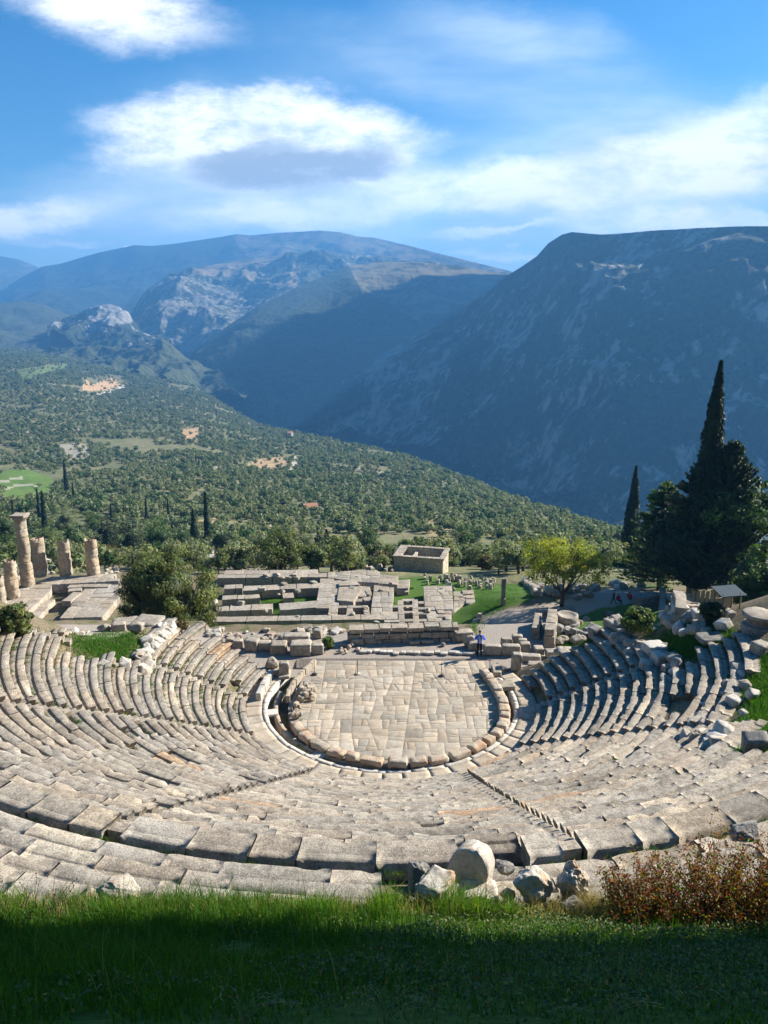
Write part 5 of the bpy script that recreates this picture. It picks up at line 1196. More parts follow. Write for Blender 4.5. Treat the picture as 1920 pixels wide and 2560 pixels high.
def backpack(root, sh, T0):
    mb = MB(); v, f = block_geo(.34, .2, .5, .04, 7, .06, .12, .004); mb.add(xf(v, (.3, .06, T0-.1)), f); mb.build('bag', MP['red'], root, True)
person(g, 1.2, 'walker in black with a red bag striding along the upper path', 'black', 'black', 'down', .3, extra=backpack)
person(ground(1545, 1508), .5, 'crouching figure in red close beside the walker in black', 'red', 'black', 'down', 0, .95, seat=True)
person(ground(1573, 1504), 2.5, 'lone figure in red sitting on the right part of the upper path', 'red', 'black', 'down', 0, 1.0, seat=True)
# ------------------------------------------------------------------ foliage
def leaf_quads(mb, cen, nrm, size, tint, aspect=.55, along=None, r=rng):
    """diamond leaf sprays: cen (n,3), nrm (n,3) outward hint, size scalar or (n,)"""
    n = len(cen); a = r.normal(0, 1, (n, 3)) if along is None else along+r.normal(0, .35, (n, 3))
    nn = nrm+r.normal(0, .6, (n, 3)); nn /= np.linalg.norm(nn, axis=1)[:, None]+1e-9
    a = a-nn*(a*nn).sum(1)[:, None]; a /= np.linalg.norm(a, axis=1)[:, None]+1e-9; b = np.cross(nn, a)
    s = (np.full(n, size) if np.isscalar(size) else size)*r.uniform(.6, 1.3, n); s = s[:, None]
    V = np.stack([cen-a*s, cen-b*s*aspect, cen+a*s, cen+b*s*aspect], 1).reshape(-1, 3)
    mb.add(V, np.arange(n*4).reshape(-1, 4), tint)
def clump_tint(n, k, lo=.6, hi=1.4, r=rng, alpha=.4):
    b = r.uniform(lo, hi, n); w = r.uniform(-.12, .12, n); t = np.stack([b*(1+w), b, b*(1-w), (r.random(n) > alpha)*1.], 1)
    return np.repeat(t, k, 0)
def crown_mesh(name, m, rx, ry, rz, zc, ncl, per, cr, ls, shell=.55, seed=0, squash=1, droop=0, lo=.6, hi=1.4, aspect=.55, cores=True, bumps=.25, flat=0, up=0):
    r = np.random.default_rng(seed); mb = MB()
    d = r.normal(0, 1, (ncl, 3)); d /= np.linalg.norm(d, axis=1)[:, None]
    if flat: d[:, 2] = np.where(d[:, 2] < -flat, -d[:, 2]*.4, d[:, 2])
    bm = 1+bumps*fbm(d*1.6+seed, 3, seed)*1.8
    rad = (shell+(1-shell)*r.random(ncl)**.6)*bm
    c = d*rad[:, None]*np.array([rx, ry, rz]); c[:, 2] += zc
    crs = cr*r.uniform(.6, 1.35, ncl)
    dd = r.normal(0, 1, (ncl, per, 3)); dd /= np.linalg.norm(dd, axis=2)[:, :, None]
    p = c[:, None]+dd*crs[:, None, None]*(r.random((ncl, per, 1))**.45)*np.array([1, 1, .75])
    nrm = (dd+d[:, None]*.8).reshape(-1, 3)
    al = None if not up else np.tile([0, 0, up], (ncl*per, 1))+nrm*.4
    leaf_quads(mb, p.reshape(-1, 3), nrm, ls, clump_tint(ncl, per, lo, hi, r), aspect, al, r)
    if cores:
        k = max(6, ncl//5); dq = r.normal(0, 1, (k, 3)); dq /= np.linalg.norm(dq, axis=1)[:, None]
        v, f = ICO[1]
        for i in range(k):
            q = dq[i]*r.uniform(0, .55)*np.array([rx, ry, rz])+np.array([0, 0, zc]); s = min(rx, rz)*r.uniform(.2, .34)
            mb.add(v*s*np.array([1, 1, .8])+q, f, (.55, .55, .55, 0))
    return mb
def trunk_mb(h, r0_, top, limbs, seed=0, lean=.15, spread=.6, n=8):
    r = random.Random(seed); mb = MB(); pts = []; x = y = 0
    for i in range(6):
        t = i/5; pts.append((x, y, t*h)); x += r.uniform(-lean, lean)*h/6; y += r.uniform(-lean, lean)*h/6
    add_tube(mb, pts, np.linspace(r0_*1.15, r0_*.6, 6), n); end = np.array(pts[-1])
    for i in range(limbs):
        a = i*2*math.pi/limbs+r.uniform(-.4, .4); s0 = np.array(pts[r.choice([3, 4, 5])]); L = (top-s0[2])*r.uniform(.75, 1.05)
        q = [s0]; dr = np.array([math.cos(a)*spread, math.sin(a)*spread, 1.]); 
        for j in range(5): dr = dr+np.array([r.uniform(-.25, .25), r.uniform(-.25, .25), r.uniform(-.1, .15)]); q.append(q[-1]+dr/np.linalg.norm(dr)*L/5)
        add_tube(mb, q, np.linspace(r0_*.5, r0_*.06, 6), 6)
        for j in (2, 3, 4):
            q2 = [q[j]]; d2 = dr+np.array([r.uniform(-1, 1), r.uniform(-1, 1), r.uniform(-.2, .5)])
            for _ in range(3): q2.append(q2[-1]+d2/np.linalg.norm(d2)*L/7); d2 = d2+np.array([r.uniform(-.4, .4), r.uniform(-.4, .4), .1])
            add_tube(mb, q2, np.linspace(r0_*.2, r0_*.03, 4), 5)
    return mb
def plant(name, p, crown, cm, trunk, label, cat, group=None, rz=0):
    o = empty(name, p, label, cat, group, rz)
    crown.build('crown', cm, o)
    if trunk is not None: trunk.build('trunk', MP['bark'], o)
    return o
def cypress_mb(H, Rm, n, ls, seed=0, pw=.75, wob=.18, base=.04, rag=.0):
    r = np.random.default_rng(seed); mb = MB()
    t = r.random(n)**.9; prof = lambda t: Rm*np.minimum(1, (t+.02)/.12)**.5*(1-t)**pw
    a = r.uniform(0, 2*math.pi, n); q = np.stack([np.cos(a)*1.4, np.sin(a)*1.4, t*H*.55], -1)
    rad = prof(t)*(1+wob*fbm(q+seed, 3, seed)*2+rag*r.random(n)**4)*r.uniform(.72, 1.04, n)
    c = np.stack([np.cos(a)*rad, np.sin(a)*rad, base*H+t*H*(1-base)], -1); nr = np.stack([np.cos(a), np.sin(a), a*0+.25], -1)
    b = np.clip(1+.9*fbm(q*2, 2, seed+9), .35, 1.9); T_ = np.stack([b, b, b*.9, (r.random(n) > .4)*1.], 1)
    leaf_quads(mb, c, nr, ls, T_, .4, np.stack([np.cos(a)*.35, np.sin(a)*.35, a*0+1.], -1), r)
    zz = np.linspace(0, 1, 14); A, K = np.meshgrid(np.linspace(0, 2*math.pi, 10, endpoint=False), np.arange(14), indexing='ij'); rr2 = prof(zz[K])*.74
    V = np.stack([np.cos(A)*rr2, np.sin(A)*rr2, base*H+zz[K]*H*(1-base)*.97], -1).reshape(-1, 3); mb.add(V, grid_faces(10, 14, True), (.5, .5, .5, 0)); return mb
def fir_mb(H, Lm, seed=0, z0=.12, step=.45, nb=9, ls=.2, pw=.85, up=.5, per=34):
    r = random.Random(seed); g = np.random.default_rng(seed); mb = MB(); wood = MB()
    add_tube(wood, [(0, 0, 0), (.05, 0, H*.5), (0, 0, H*.98)], [H*.022, H*.013, .02], 8)
    z = H*z0; P_, N_, A_l, T_ = [], [], [], []
    while z < H*.985:
        L0 = Lm*(1-z/H)**pw+.15
        for k in range(nb):
            a = r.uniform(0, 2*math.pi); L = L0*r.uniform(.55, 1.12); q = np.array([0, 0, z]); pts = [q.copy()]; el = r.uniform(-.12, .15)
            for j in range(6): el += up*.13; q = q+np.array([math.cos(a)*math.cos(el), math.sin(a)*math.cos(el), math.sin(el)])*L/6; pts.append(q.copy()); a += r.uniform(-.1, .1)
            if L > .8: add_tube(wood, pts, np.linspace(.05, .012, 7), 4)
            pts = np.array(pts); m_ = max(6, int(per*min(1, L/2.5))); t = g.random(m_)**.75*6*.999; i = t.astype(int); fr = (t-i)[:, None]; c = pts[i]*(1-fr)+pts[i+1]*fr
            d = pts[i+1]-pts[i]; d /= np.linalg.norm(d, axis=1)[:, None]; side = np.cross(d, [0, 0, 1.]); w = (.10+.11*L*(1-t/6.5))[:, None]
            c = c+side*g.uniform(-1, 1, (m_, 1))*w*.8+np.array([0, 0, 1.])*g.uniform(-.1, .14, (m_, 1)); P_.append(c); N_.append(np.tile([0, 0, 1.], (m_, 1))+g.normal(0, .4, (m_, 3))); A_l.append(d+np.array([0, 0, .25]))
            b = r.uniform(.6, 1.35)*(1+.3*(t/6)); T_.append(np.stack([b*1.05, b, b*.85, (g.random(m_) > .4)*1.], 1))
        z += step*r.uniform(.7, 1.2)*(.5+.6*(1-z/H))
    leaf_quads(mb, np.concatenate(P_), np.concatenate(N_), ls, np.concatenate(T_), .42, np.concatenate(A_l), g)
    return mb, wood

# --- the dark group on the right
def under_top(px, ytop, ybase):
    p = ground(px, ybase).copy(); d = ray(px, ytop); p[0] = d[0]/d[1]*p[1]; p[2] = float(height(p[0], p[1])); return p
g0 = ground(1800, 1500)
def at_base(px, py): return ground(px, py)
def top_h(p, ytop):                      # height of a thing at p whose tip shows at photo row ytop
    d = ray(960, ytop); return CAMH+d[2]/d[1]*p[1]-p[2]
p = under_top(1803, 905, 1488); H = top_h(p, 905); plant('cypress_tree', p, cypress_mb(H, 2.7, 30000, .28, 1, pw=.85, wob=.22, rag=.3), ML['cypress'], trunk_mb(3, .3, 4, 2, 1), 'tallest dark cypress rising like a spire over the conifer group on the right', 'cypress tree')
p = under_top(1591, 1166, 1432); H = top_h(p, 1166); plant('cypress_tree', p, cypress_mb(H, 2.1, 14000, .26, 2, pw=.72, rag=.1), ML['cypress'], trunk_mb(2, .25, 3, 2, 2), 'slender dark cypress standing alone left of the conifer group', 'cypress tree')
p = under_top(1838, 1105, 1496); H = top_h(p, 1100); c, w = fir_mb(H, 8.6, 5, .08, .6, 12, .25, .8, 1.0, 100); plant('fir_tree', p, c, ML['fir'], w, 'broad dark fir with upturned branch tips in front of the tallest cypress', 'fir tree')
p = under_top(1758, 1150, 1484); H = top_h(p, 1150); c, w = fir_mb(H, 7.4, 6, .1, .62, 11, .25, .75, .6, 90); plant('fir_tree', p, c, ML['fir'], w, 'dark fir between the slender cypress and the tallest cypress', 'fir tree')
p = under_top(1672, 1205, 1474); H = top_h(p, 1205); c, w = fir_mb(H, 6.4, 8, .08, .5, 11, .26, .6, .3, 55); plant('pine_tree', p, c, ML['pine'], w, 'green pine with a pointed top at the left side of the conifer group', 'pine tree')
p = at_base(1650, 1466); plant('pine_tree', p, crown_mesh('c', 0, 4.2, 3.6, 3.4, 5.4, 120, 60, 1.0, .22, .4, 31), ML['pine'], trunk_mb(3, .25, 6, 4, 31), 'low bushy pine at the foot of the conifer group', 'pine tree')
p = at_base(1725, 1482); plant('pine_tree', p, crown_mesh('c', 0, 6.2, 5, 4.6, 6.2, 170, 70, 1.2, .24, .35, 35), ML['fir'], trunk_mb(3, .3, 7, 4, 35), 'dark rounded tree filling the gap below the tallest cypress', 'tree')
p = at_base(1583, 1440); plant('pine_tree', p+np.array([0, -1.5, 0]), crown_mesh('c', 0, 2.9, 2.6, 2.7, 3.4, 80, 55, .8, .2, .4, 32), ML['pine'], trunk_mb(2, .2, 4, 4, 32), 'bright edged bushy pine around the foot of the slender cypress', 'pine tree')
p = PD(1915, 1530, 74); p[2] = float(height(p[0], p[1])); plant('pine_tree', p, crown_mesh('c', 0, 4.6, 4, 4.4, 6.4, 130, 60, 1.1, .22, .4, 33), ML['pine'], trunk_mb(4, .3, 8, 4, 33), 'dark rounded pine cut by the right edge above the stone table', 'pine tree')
p = np.array([p[0]+3, p[1]+14, 0]); p[2] = float(height(p[0], p[1])); plant('pine_tree', p, crown_mesh('c', 0, 5, 5, 3.2, 11.2, 110, 60, 1.1, .25, .4, 34), ML['pine'], trunk_mb(8, .35, 11, 5, 34), 'pine crown showing behind the conifer group at the right edge', 'pine tree')
# shading trees that stand beyond the right edge of the photo
for i, (x, y, h, rr3) in enumerate([(31.5, 50, 8.0, 2.2), (37, 57, 9, 2.2)]):
    p = np.array([x, y, float(height(x, y))]); c, w = fir_mb(h, rr3, 40+i, .15, .6, 8, .3, .6, .3, 26); plant('fir_tree', p, c, ML['fir'], w, ['fir nearest the seats', 'fir just beyond the nearest one'][i]+' outside the right edge of the view', 'fir tree', 'trees beyond the right edge')
# unseen pines above the brink, crowns shaped along the sun's line to shade the bank
sa, ca = math.sin(SUN_AZ), math.cos(SUN_AZ); tn = math.tan(SUN_EL)
def sunpos(s, v, u): return np.array([u*sa+s*ca, u*ca-s*sa, v+tn*u])
blobs = []
xb = np.linspace(-10.5, 10.5, 9); ybd = np.interp(xb, [-10, -2, 3, 10], [12.2, 12.1, 11.2, 11.5]); zb = height(xb, ybd); eS, eV = xb*ca-ybd*sa, zb-tn*(xb*sa+ybd*ca)
eT = np.gradient(np.stack([eS, eV], 1), axis=0); eT /= np.linalg.norm(eT, axis=1)[:, None]; eN = np.stack([-eT[:, 1], eT[:, 0]], 1); eN *= np.sign(eN[:, :1]+1e-9)
for i in range(9): blobs.append((eS[i]+eN[i, 0]*1.55, eV[i]+eN[i, 1]*1.55, 1.45))
for i in range(9): blobs.append((eS[i]+eN[i, 0]*4.1, eV[i]+eN[i, 1]*4.1, 1.9))
for s, v, r_ in [(-1.5, 2.5, 3.0), (-9, 16.5, 3.2), (-11, 19, 2.4), (-6, 12.5, 3.4), (-3, 9, 3.4), (0, 6, 3.2), (-6, 17.5, 3), (-2.5, 14, 3.2), (1, 10.5, 3.2), (-10, 20, 3), (-5, 22, 3.2), (0, 18, 3.4), (3, 13, 3.2), (-1, 23, 3)]: blobs.append((s, v, r_))
trees = [[], [], []]
for s, v, r_ in blobs: trees[0 if s < -9 else 1 if s < -4 else 2].append((s, v, r_))
for k, L in enumerate(trees):
    u = 31+k*2.5; ctr = sunpos(-7.2 if k == 0 else np.mean([b[0] for b in L]), 0, u); base = np.array([ctr[0], ctr[1], float(height(ctr[0], ctr[1]))]); mb = MB(); tb = MB(); r = np.random.default_rng(90+k)
    for s, v, r_ in L:
        c = sunpos(s, v, u)-base; n = int(950*r_*r_/6); d = r.normal(0, 1, (n, 3)); d /= np.linalg.norm(d, axis=1)[:, None]
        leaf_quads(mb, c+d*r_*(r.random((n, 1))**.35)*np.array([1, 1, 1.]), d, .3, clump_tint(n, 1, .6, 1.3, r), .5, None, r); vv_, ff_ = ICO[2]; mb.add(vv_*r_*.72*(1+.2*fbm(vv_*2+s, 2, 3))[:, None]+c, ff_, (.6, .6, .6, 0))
        add_tube(tb, [np.array([0, 0, c[2]*.78]), c*np.array([.5, .5, .92]), c], [.22, .13, .05], 6)
    add_tube(tb, [(0, 0, -1), (0.1, 0, 6), (0, 0, max(12, np.mean([sunpos(*b[:2], u)[2] for b in L])-base[2]))], [.6, .45, .25], 10)
    plant('shade_pine', base, mb, ML['pine'], tb, ['unseen pine shaped to shade the left of the grass bank', 'unseen pine shaped to shade the middle of the grass bank', 'unseen pine shaped to shade the right of the grass bank'][k], 'pine tree', 'unseen pines shaped to shade the grass bank')

# --- the big juniper and other single trees and shrubs
p = ground(425, 1572); p = p*(66/p[1]); p[2] = float(height(p[0], p[1])); k = mpx(p)
H = top_h(p, 1345)
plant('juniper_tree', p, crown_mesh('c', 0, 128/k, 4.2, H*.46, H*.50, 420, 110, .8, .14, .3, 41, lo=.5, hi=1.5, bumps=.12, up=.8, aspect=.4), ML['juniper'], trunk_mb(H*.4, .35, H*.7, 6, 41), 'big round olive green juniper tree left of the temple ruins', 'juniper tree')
p = ground(1405, 1515); k = mpx(p); H = top_h(p, 1352)
plant('almond_tree', p, crown_mesh('c', 0, 100/k, 4.4, H*.38, H*.62, 190, 75, .85, .13, .5, 43, lo=.6, hi=1.35, cores=False, bumps=.3, flat=.45), ML['yellow'], trunk_mb(1.6, .28, H*.9, 7, 47, .12, .9, 10), 'yellow green leafy tree with a dark forked trunk beside the gravel path', 'tree')
def shrub(px, py, wpx, ytop, m, label, seed, name='shrub', cat='shrub', ls=.12, group=None, per=45, ncl=70, trunk=True, dy=0, at=None, **kw):
    p = (ground(px, py) if at is None else at)+np.array([0, dy, 0]); k = mpx(p); H = max(.5, top_h(p, ytop)); W = wpx/k
    return plant(name, p, crown_mesh('c', 0, W*.45, W*.42, H*.5, H*.5, ncl, per, min(W, H)*.16, ls, .45, seed, **kw), ML[m], trunk_mb(H*.35, max(.05, H*.035), H*.7, 4, seed) if trunk else None, label, cat, group)
shrub(35, 1588, 88, 1516, 'juniper', 'rounded green bush at the far left edge above the seats', 51, ncl=130, per=60, ls=.1)
shrub(1592, 1588, 84, 1522, 'weed', 'green leafy shrub at the top of the right seats', 52, ncl=110, per=45, ls=.1, lo=.8, hi=1.7)
shrub(820, 1622, 40, 1590, 'weed', 'small olive coloured bush at the left end of the stage wall', 53, ncl=50, per=40, ls=.06, lo=.8, hi=1.6)
shrub(1782, 1556, 70, 1508, 'fir', 'dark low bush in front of the pale boards', 54, ncl=70, per=50, ls=.12)
shrub(455, 1586, 34, 1548, 'brownleaf', 'small dry reddish brown bush at the right foot of the juniper', 55, ncl=30, per=40, ls=.08)
L = [ # px, base, width, top, foliage, label
 (704, 1432, 128, 1326, 'juniper', 'broad dark tree beyond the left half of the temple'), (598, 1426, 64, 1352, 'pine', 'small bright green pine left of the broad dark tree'),
 (917, 1412, 84, 1320, 'pine', 'green pine with layered top left of the treasury'), (893, 1412, 60, 1368, 'brownleaf', 'brownish bush below the layered pine'), (945, 1424, 62, 1378, 'brownleaf', 'rusty bush touching the left corner of the treasury'),
 (878, 1428, 80, 1384, 'olive', 'silvery olive bush beyond the temple edge'), (820, 1416, 54, 1392, 'weed', 'low green bush left of the silvery olive bush'), (1164, 1408, 74, 1316, 'pine', 'dark pine just right of the treasury'), (1176, 1428, 58, 1382, 'pine', 'small round tree on the dirt right of the treasury'),
 (1242, 1430, 54, 1376, 'yellow', 'yellow green bush right of the small round tree'), (1285, 1432, 60, 1396, 'yellow', 'low spreading yellow bush left of the yellow green tree'), (1345, 1420, 56, 1368, 'yellow', 'light green bush behind the left side of the yellow green tree'),
 (1480, 1436, 70, 1345, 'pine', 'blue green pine behind the right side of the yellow green tree'), (1535, 1440, 60, 1385, 'pine', 'dark bush between the yellow green tree and the slender cypress'), (1215, 1424, 40, 1392, 'brownleaf', 'straw coloured bush between the round tree and the yellow bush'),
 (20, 1400, 110, 1270, 'pine', 'dark green tree behind the column stump at the left edge'), (125, 1400, 70, 1318, 'weed', 'mid green bush right of the tallest column'), (178, 1378, 40, 1320, 'pine', 'small rounded tree behind the third column'),
 (165, 1350, 80, 1262, 'olive', 'grey green tree rising behind the broken columns'), (235, 1345, 50, 1278, 'pine', 'bright pine above the last column'), (270, 1400, 60, 1362, 'brownleaf', 'reddish bush right of the last column'), (120, 1375, 36, 1370-40, 'yellow', 'yellow leaved bush between the columns'),
 (330, 1410, 90, 1300, 'fir', 'dark dense tree left above the juniper'), (400, 1400, 100, 1292, 'pine', 'bright green pine directly above the juniper'), (270, 1392, 70, 1290, 'fir', 'dark spruce like tree above the last column'), (455, 1400, 60, 1320, 'pine', 'green tree right of the bright green pine'),
 (560, 1402, 50, 1330, 'fir', 'dark tree beyond the wall ruins'), (640, 1400, 70, 1330, 'olive', 'grey olive tree between the two pines beyond the temple'), (770, 1392, 60, 1335, 'olive', 'grey olive tree behind the grass clearing'), (800, 1398, 40, 1340, 'fir', 'narrow dark tree by the grass clearing')]
for i, (x, yb, w, yt, m, lb) in enumerate(L):
    kind = 'shrub' if ('bush' in lb) else 'tree'
    shrub(x, yb, w, yt, m, lb, 60+i, kind if kind == 'shrub' else {'pine': 'pine_tree', 'olive': 'olive_tree', 'fir': 'conifer_tree', 'juniper': 'broadleaf_tree', 'yellow': 'tree'}.get(m, 'tree'), 'bush' if kind == 'shrub' else 'tree', .17 if m != 'olive' else .15, None, 55, 90)
for i, (x, yb, yt, w, D, lb) in enumerate([(168, 1237, 1150, 12, 0, 'tall lone cypress above the ruined terraces at the left'), (99, 1305, 1222, 10, 0, 'left one of the pair of dark cypresses above the tallest column'), (113, 1335, 1226, 17, 0, 'thicker right one of the pair of dark cypresses above the tallest column'),
     (35, 1296, 1248, 7, 0, 'thin small cypress near the left edge'), (72, 1345, 1262, 12, 0, 'cypress half hidden behind the broken column'), (366, 1318, 1246, 9, 0, 'thin cypress above the juniper, left of a shorter one'), (423, 1300, 1246, 8, 0, 'shorter thin cypress above the right side of the juniper'),
     (489, 1372, 1272, 22, 0, 'dark wide cypress left of the tall one beyond the juniper'), (517, 1374, 1230, 17, 0, 'tall dark cypress beyond the right side of the juniper'), (285, 1320, 1258, 9, 0, 'small cypress above the last column'), (821, 1394, 1322, 30, 0, 'conical dark conifer in front of the grass clearing'), (185, 1248, 1205, 7, 0, 'small cypress beside the lone tall one'),
     (725, 1096, 1076, 5, 1, 'right one of two tiny cypresses on the slope edge'), (713, 1096, 1080, 4, 1, 'left one of two tiny cypresses on the slope edge'), (488, 1162, 1134, 5, 1, 'left one of two small cypresses halfway up the olive slope'), (497, 1168, 1138, 5, 1, 'right one of two small cypresses halfway up the olive slope'), (322, 1152, 1130, 5, 1, 'single small cypress on the left olive slope'), (824, 1186, 1163, 5, 1, 'tiny cypress right of the pale track'), (545, 1040, 1022, 4, 1, 'distant tiny cypress on the pale slope'), (755, 1175, 1150, 5, 1, 'tiny cypress just right of the pale track'), (1284, 1308, 1290, 4, 1, 'tiny dark cypress low on the right olive slope')]):
    q_ = HG[:, 2:].reshape(-1, 3); PX_, PY_ = proj(q_[:, 0], q_[:, 1], q_[:, 2]); p = q_[np.argmin((PX_-x)**2+(PY_-yb)**2)].copy()
    if yb > 1330: p = ground(x, yb)
    k = mpx(p); H = top_h(p, yt); plant('cypress_tree', p+np.array([0, 0, -.3]), cypress_mb(H, w/k/2, 700 if D else 2200, max(.3, H*.028), 120+i, .6), ML['cypress'], trunk_mb(H*.15, max(.15, H*.012), H*.2, 2, i), lb, 'cypress tree')

# --- olive slope: the nearest trees one by one, the rest as one mass
protos = []
for i in range(5):
    m = ['olive', 'olive', 'olive', 'weed', 'pine'][i]
    protos.append((crown_mesh('c', 0, 2.4, 2.3, 1.9, 3.1, 36, 40, .8, .24, .3, 200+i, lo=.75, hi=1.3, bumps=.3).mesh('olive_crown'), trunk_mb(1.9, .24, 3.2, 3, 200+i).mesh('olive_trunk'), ML[m]))
for c_, t_, m_ in protos: c_.materials.append(m_); t_.materials.append(MP['bark'])
Q = HG[:, 2:]; nu, nv = Q.shape[:2]
ar = np.linalg.norm(np.cross(Q[1:, :-1]-Q[:-1, :-1], Q[:-1, 1:]-Q[:-1, :-1]), axis=2); cen = (Q[1:, :-1]+Q[:-1, 1:])/2; PXc, PYc = proj(cen[..., 0], cen[..., 1], cen[..., 2])
dens = np.where(cen[..., 1] < 500, 1/30., np.where(cen[..., 1] < 1000, 1/36., 1/60.)); dens = dens*((PXc > -150) & (PXc < 2050))
wgt = ar*dens; tot = wgt.sum(); NT = int(min(tot, 60000)); pr_ = (wgt/tot).ravel(); pick = rng.choice(len(pr_), NT, p=pr_); iu, iv = np.unravel_index(pick, wgt.shape)
a_, b_ = rng.random(NT)[:, None], rng.random(NT)[:, None]; TP = Q[iu, iv]+(Q[iu+1, iv]-Q[iu, iv])*a_+(Q[iu, iv+1]-Q[iu, iv])*b_
px_, py_ = proj(TP[:, 0], TP[:, 1], TP[:, 2]); n_ = fbm(TP*np.array([.012, .012, 0]), 4, 77)
n2_ = fbm(TP*np.array([.035, .035, 0])+50, 3, 78); keep = (n_ > -.4) & (rng.random(NT) < np.clip(1.0+n2_*1.1, .3, 1))
for poly in [[(-5, 1165), (65, 1160), (135, 1190), (130, 1240), (60, 1252), (-5, 1255)], [(145, 1110), (218, 1105), (226, 1150), (172, 1152)], [(205, 945), (300, 940), (315, 968), (260, 988), (200, 980)], [(605, 1168), (640, 1148), (725, 1142), (725, 1170), (680, 1178)],
             [(716, 1184), (738, 1138), (750, 1142), (734, 1186)], [(450, 1075), (500, 1070), (490, 1100), (460, 1100)], [(760, 1266), (806, 1266), (806, 1284), (764, 1286)], [(40, 925), (110, 915), (180, 905), (160, 925), (60, 950)]]:
    keep &= ~(inpoly(px_, py_, poly) & (rng.random(NT) > .12))
keep &= TP[:, 1] > np.where((px_ > 1000) & (px_ < 1240), 128, 114)
TP = TP[keep]; S_ = (.5+.75*rng.random(len(TP))**1.6)*np.interp(TP[:, 1], [100, 400, 1000, 2600], [1.0, 1.0, 1.1, 1.6]); near = np.argsort(TP[:, 1])
px_, py_ = proj(TP[:, 0], TP[:, 1], TP[:, 2]); vis = [i for i in near if -20 < px_[i] < 1940 and py_[i] < 1440][:240]; vs_ = set(vis)
for j, i in enumerate(sorted(vis, key=lambda q: px_[q])):
    c_, t_, m_ = protos[int(rng.integers(0, 20)) % 5 if rng.random() < .4 else int(rng.integers(0, 3))]; o = link(bpy.data.objects.new('olive_tree', None)); o.location = TP[i]; o.rotation_euler = (0, 0, rng.uniform(0, 6)); o.scale = (S_[i],)*3
    side = [w for lim, w in [(110, 'above the tallest column'), (260, 'above the broken columns'), (560, 'above the juniper'), (720, 'above the broad dark tree'), (850, 'above the left temple ruins'), (980, 'left of the treasury'), (1140, 'above the treasury'), (1330, 'right of the treasury'), (1500, 'above the yellow green tree'), (9999, 'by the slender cypress')] if px_[i] < lim][0]
    sz = 'small' if S_[i] < .85 else 'medium' if S_[i] < 1.1 else 'big'; dp = 'front' if TP[i][1] < 155 else 'middle' if TP[i][1] < 185 else 'back'
    tag(o, f'{sz} {"dark green" if m_ is ML["pine"] else "leafy green" if m_ is ML["weed"] else "grey green"} slope tree, {dp} of the belt, {side}', 'tree', 'trees along the foot of the olive slope')
    for nm, me in (('crown', c_), ('trunk', t_)): q = link(bpy.data.objects.new(nm, me)); q.parent = o
far = np.array([i for i in range(len(TP)) if i not in vs_])
def scatter_mass(name, pts, scl, me, m, label):
    """one object: the same small crown set on many points by geometry nodes"""
    src = bpy.data.objects.new(name+'_shape', me); me.materials.clear(); me.materials.append(m)
    pm = bpy.data.meshes.new(name); pm.vertices.add(len(pts)); pm.vertices.foreach_set('co', pts.ravel())
    a = pm.attributes.new('scl', 'FLOAT', 'POINT'); a.data.foreach_set('value', scl); a = pm.attributes.new('rot', 'FLOAT', 'POINT'); a.data.foreach_set('value', rng.uniform(0, 6.28, len(pts)))
    o = link(bpy.data.objects.new(name, pm)); ng = bpy.data.node_groups.new(name, 'GeometryNodeTree')
    ng.interface.new_socket('Geometry', in_out='INPUT', socket_type='NodeSocketGeometry'); ng.interface.new_socket('Geometry', in_out='OUTPUT', socket_type='NodeSocketGeometry')
    gi, go = ng.nodes.new('NodeGroupInput'), ng.nodes.new('NodeGroupOutput'); ip = ng.nodes.new('GeometryNodeInstanceOnPoints'); oi = ng.nodes.new('GeometryNodeObjectInfo'); oi.inputs[0].default_value = src
    s = ng.nodes.new('GeometryNodeInputNamedAttribute'); s.inputs[0].default_value = 'scl'; r = ng.nodes.new('GeometryNodeInputNamedAttribute'); r.inputs[0].default_value = 'rot'; cx = ng.nodes.new('ShaderNodeCombineXYZ')
    ng.links.new(gi.outputs[0], ip.inputs['Points']); ng.links.new(oi.outputs['Geometry'], ip.inputs['Instance']); ng.links.new(s.outputs[0], ip.inputs['Scale']); ng.links.new(r.outputs[0], cx.inputs[2]); ng.links.new(cx.outputs[0], ip.inputs['Rotation']); ng.links.new(ip.outputs[0], go.inputs[0])
    md = o.modifiers.new('scatter', 'NODES'); md.node_group = ng; o['kind'] = 'stuff'; o['label'] = label; return o
lp = [crown_mesh('c', 0, 2.5, 2.4, 2.0, 2.2, 16, 18, 1.0, .5, .3, 300+i, lo=.8, hi=1.25, bumps=.3, cores=False).mesh('olive_clump') for i in range(3)]
ch_ = rng.random(len(far))
for k, (lo_, hi_, m, lb) in enumerate([(0, .45, 'olive', 'grey green olive trees covering the far slope'), (.45, .82, 'olive', 'more olive trees mingled over the far slope'), (.82, 1, 'pine', 'darker green trees mingled among the olives')]):
    i = far[(ch_ >= lo_) & (ch_ < hi_)]; scatter_mass('olive_grove', TP[i], S_[i], lp[k], ML[m], lb)
# woods on the valley floor tongue
vp = np.stack([rng.uniform(200, 1100, 3500), rng.uniform(1120, 1900, 3500), np.full(3500, -335.)], -1); px_, py_ = proj(vp[:, 0], vp[:, 1], vp[:, 2]); i = (px_ > 1100) & (px_ < 1650)
scatter_mass('valley_woods', vp[i], rng.uniform(1.2, 2.2, i.sum()), lp[0].copy(), ML['olive'], 'pale trees on the valley floor')

